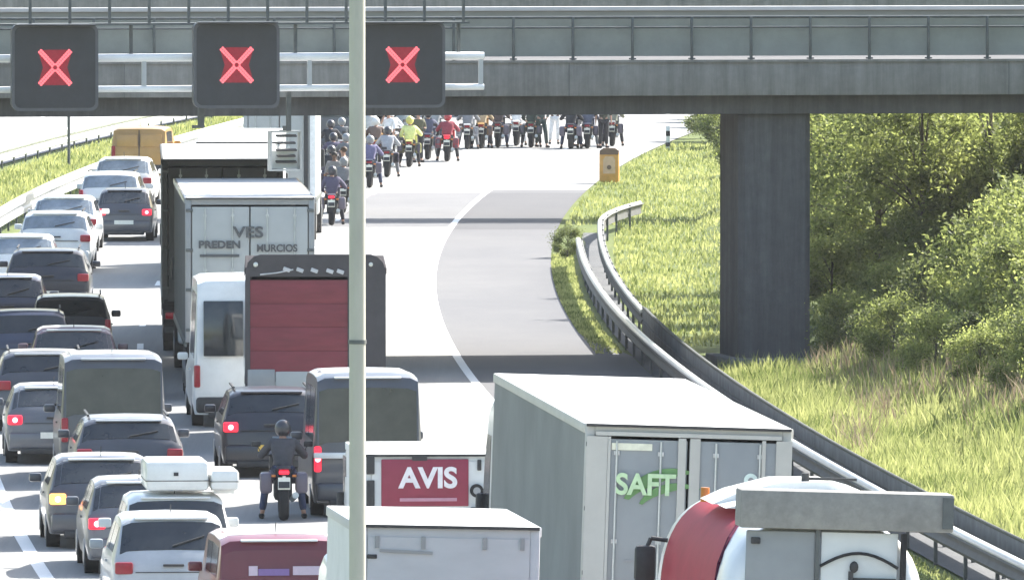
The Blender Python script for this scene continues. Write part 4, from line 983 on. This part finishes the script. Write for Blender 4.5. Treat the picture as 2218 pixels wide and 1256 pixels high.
def trunk_mesh(h, r0, cs, seed):
    r = random.Random(seed); m = MB(); top = Vector((0, 0, h * .8)); p = Vector((0, 0, -.3)); q = Vector((r.uniform(-.1, .1), r.uniform(-.1, .1), h * .35))
    m.cyl(p, q, r0, r0 * .75, 10); m.cyl(q, top, r0 * .75, r0 * .25, 8)
    for c, _ in cs[:14]:
        s = Vector((0, 0, min(h * .75, max(h * .2, c.z * .6)))); mid = s.lerp(c, .55) + Vector((0, 0, .15)); m.cyl(s, mid, r0 * .35, r0 * .2, 6); m.cyl(mid, c, r0 * .2, r0 * .06, 5)
    me = bpy.data.meshes.new('trunk'); m.bm.to_mesh(me); m.bm.free(); finish(me); return me
protos = []
for sd, (rx, z0, z1, cl, per, lf) in enumerate([(2.1, 1.0, 7.6, 60, 105, .11), (1.8, .8, 6.4, 55, 100, .10), (2.4, 1.2, 8.4, 70, 105, .115)]):
    c, cs = crown_mesh(sd + 3, rx, rx * .95, z0, z1, cl, per, lf); protos.append((c, trunk_mesh(z1, .13, cs, sd)))
bushes = []
for sd, (rx, z1, cl, per, lf) in enumerate([(1.1, 1.9, 28, 300, .048), (.9, 1.4, 24, 300, .045)]):
    c, cs = crown_mesh(sd + 31, rx, rx, .12, z1, cl, per, lf); bushes.append((c, trunk_mesh(z1, .04, cs, sd + 9)))
def plant(kind, x, d, s, lab, m, src, rz, z=None, group=None):
    z = bank(x - (d - 312) ** 2 / 3200., d) - .03 if z is None else z
    r = empty(kind, (x, d, z), rz, label=lab, cat={'broadleaf_tree': 'tree', 'shrub': 'bush'}[kind], group=group); r.scale = (s, s, s)
    o = link('crown', src[0], None, r); setobj(o, [m]); o = link('trunk', src[1], None, r); setobj(o, [BARK]); return r
rt = random.Random(5)
T1 = 'light green tree on the bank behind the bridge, right of the dark pier'
spots = [(8.1, 271), (10.6, 270.5), (13.2, 272), (9.2, 274.5), (12.0, 276), (7.6, 279), (15.5, 273), (10.0, 281), (14.0, 282), (17.5, 278), (7.0, 284), (8.8, 290), (11.5, 292), (13.6, 290), (6.9, 296), (10.4, 300), (16.2, 286), (9.0, 268.5), (11.9, 268.8), (14.4, 269)]
for i, (x, d) in enumerate(spots):
    plant('broadleaf_tree', x, d, min(rt.uniform(.68, .84), (6.7 - bank(x - (d - 312) ** 2 / 3200., d)) / (7.6, 6.4, 8.4)[i % 3] / 1.08), T1, LEAF, protos[i % 3], rt.uniform(0, 6), group=T1)
T2 = 'green shrub at the foot of the wooded bank right of the pier'
for i, (x, d, s) in enumerate([(7.9, 252.5, .8), (9.0, 249, 1.0), (10.2, 246, 1.2), (8.7, 244, .75), (9.9, 240, 1.0), (11.2, 250, 1.6), (10.2, 234, .9), (11.4, 238, 1.3), (9.6, 230, .62), (10.9, 228, .9), (12.4, 243, 1.7), (12.0, 232, 1.3), (9.9, 225, .6), (11.6, 222, .9), (8.4, 258, 1.0), (13.3, 251, 1.8), (6.9, 251.5, .7), (7.5, 247, .8), (7.6, 243, .75), (8.4, 240, .85), (8.2, 236, .7), (9.1, 233, .8), (8.8, 229.5, .6), (9.8, 228, .75), (9.4, 224, .65), (10.4, 220, .8), (9.8, 218, .6), (8.2, 254, .9), (9.5, 243, 1.2), (10.4, 231, 1.0), (10.9, 225, 1.0), (8.9, 247, 1.1), (9.8, 237, 1.1)]):
    plant('shrub', x, d, s, T2, LEAFD if i % 2 else LEAF, bushes[i % 2], rt.uniform(0, 6), group=T2)
T5 = 'light green bush below the trees behind the bridge, right of the pier'
for i, (x, d, s) in enumerate([(7.0, 267, .9), (8.2, 268.5, 1.1), (9.6, 267.5, 1.2), (11, 268.5, 1.3), (12.4, 268, 1.4), (13.6, 269, 1.4), (7.4, 272, 1.0), (6.9, 277, .9)]):
    plant('shrub', x, d, s, T5, LEAF, bushes[i % 2], rt.uniform(0, 6), group=T5)
T3 = 'green bush beside the far bend, left of the dark pier under the bridge'
for i, (px, fd, s) in enumerate([(1532, 60.5, .7), (1552, 61.5, .85), (1578, 62.5, 1.0), (1566, 58.5, 1.2), (1545, 57.5, 1.0), (1596, 64, 1.0), (1610, 61, 1.5), (1586, 57, 1.4), (1598, 68, .7)]):
    x, d = at(px, fd); plant('shrub', x, d, s, T3, LEAFD if i % 2 else LEAF, bushes[i % 2], rt.uniform(0, 6), group=T3)
plant('shrub', 1.45, 319, .42, 'small dark bush at the far end of the front guard rail', LEAFD, bushes[0], 1.0, z=0)
T4 = 'far tree in the line showing just above the bridge parapet'
for i in range(16): plant('broadleaf_tree', -52 + i * 6.5 + rt.uniform(-2, 2), 560 + rt.uniform(-15, 15), 1.15, T4, LEAFD, protos[i % 3], rt.uniform(0, 6), z=0, group=T4)

def blades(name, n, region, hmin, hmax, m, seed, wmul=1.0):
    r = random.Random(seed); v, f = [], []
    for _ in range(n):
        x, d, hs_ = region(r); z = max(0, bank(x - (d - 312) ** 2 / 3200., d)) - .04
        h = r.uniform(hmin, hmax) * hs_; a = r.uniform(0, 6.28); w_ = r.uniform(.010, .022) * wmul
        dx, dy = math.cos(a) * w_, math.sin(a) * w_; lx, ly = r.gauss(0, .25) * h, r.gauss(0, .25) * h; i = len(v)
        v += [(x - dx, d - dy, z), (x + dx, d + dy, z), (x + lx * .4 + dx * .7, d + ly * .4, z + h * .6), (x + lx * .4 - dx * .7, d + ly * .4, z + h * .6), (x + lx, d + ly, z + h)]
        f += [(i, i + 1, i + 2, i + 3), (i + 3, i + 2, i + 4)]
    me = bpy.data.meshes.new(name); me.from_pydata(v, [], f)
    return link(name, me, m)
def reg_near(r):
    d = r.choice((r.uniform(165, 249), r.uniform(165, 249), r.uniform(165, 252))); x0 = 2.62 + abs(r.gauss(0, 1)) * 2.3; return curve_x(x0, d), d, .5 + min(1, (x0 - 2.4) / 1.5) * .5
tag(blades('tall_grass', 52000, reg_near, .20, .62, BLADE, 3, 1.3), 'tall sunlit yellow green grass on the verge behind the right guard rails', 'grass', kind='stuff')
def reg_mid(r):
    d = r.uniform(266, 430); x0 = r.uniform(2.65, 9) if d < 345 else r.uniform(1.15, 9); return curve_x(x0, d), d, .5
DRY = leaf_mat('dry_stalk', (.20, .15, .09), (.42, .34, .24), .35, .8)
def reg_dry(r):
    c = r.choice(((7.4, 241, .8), (8.2, 233, .7), (8.9, 226, .6), (6.6, 247, .5), (7.0, 231, .3), (6.3, 222, .3), (9.4, 221, .6)))
    return c[0] + r.gauss(0, c[2] * .7), c[1] + r.gauss(0, 2.6), 1.0
tag(blades('dry_stalks', 2400, reg_dry, .3, .75, DRY, 13, 1.0), 'dry brownish stalks along the edge of the bushes on the right bank', 'weeds', kind='stuff')
tag(blades('short_grass', 26000, reg_mid, .12, .4, BLADE, 5, 1.6), 'short green grass on the verge beyond the bridge', 'grass', kind='stuff')
def reg_wedge(r):
    if r.random() < .6:
        d = r.uniform(262, 322); x0 = r.uniform(1.02, 1.6)
    else: d = r.uniform(150, 214); x0 = r.uniform(1.05, 1.62)
    return curve_x(x0, d), d, .35
tag(blades('verge_grass', 7000, reg_wedge, .1, .35, BLADE, 6, 1.4), 'strip of short grass between the hard shoulder and the front guard rail', 'grass', kind='stuff')
def reg_med(r):
    d = r.uniform(240, 480); return curve_x(r.uniform(-18.8, -14.6), d), d, .6
tag(blades('median_grass', 22000, reg_med, .12, .45, BLADE, 8, 1.6), 'grass growing in the median between the two left guard rails', 'grass', kind='stuff')

hz = MB().box((0, 290, 9.0), (700, 700, 20.4)).build('haze', None, None, smooth=False); tag(hz, kind='stuff')
hm = bpy.data.materials.new('haze_air'); hm.use_nodes = True; n = hm.node_tree; n.nodes.remove(n.nodes['Principled BSDF'])
pv = n.nodes.new('ShaderNodeVolumePrincipled'); pv.inputs['Density'].default_value = .00006; pv.inputs['Color'].default_value = (.93, .95, 1, 1); pv.inputs['Anisotropy'].default_value = .2
n.links.new(pv.outputs[0], n.nodes['Material Output'].inputs['Volume']); hz.data.materials.append(hm)
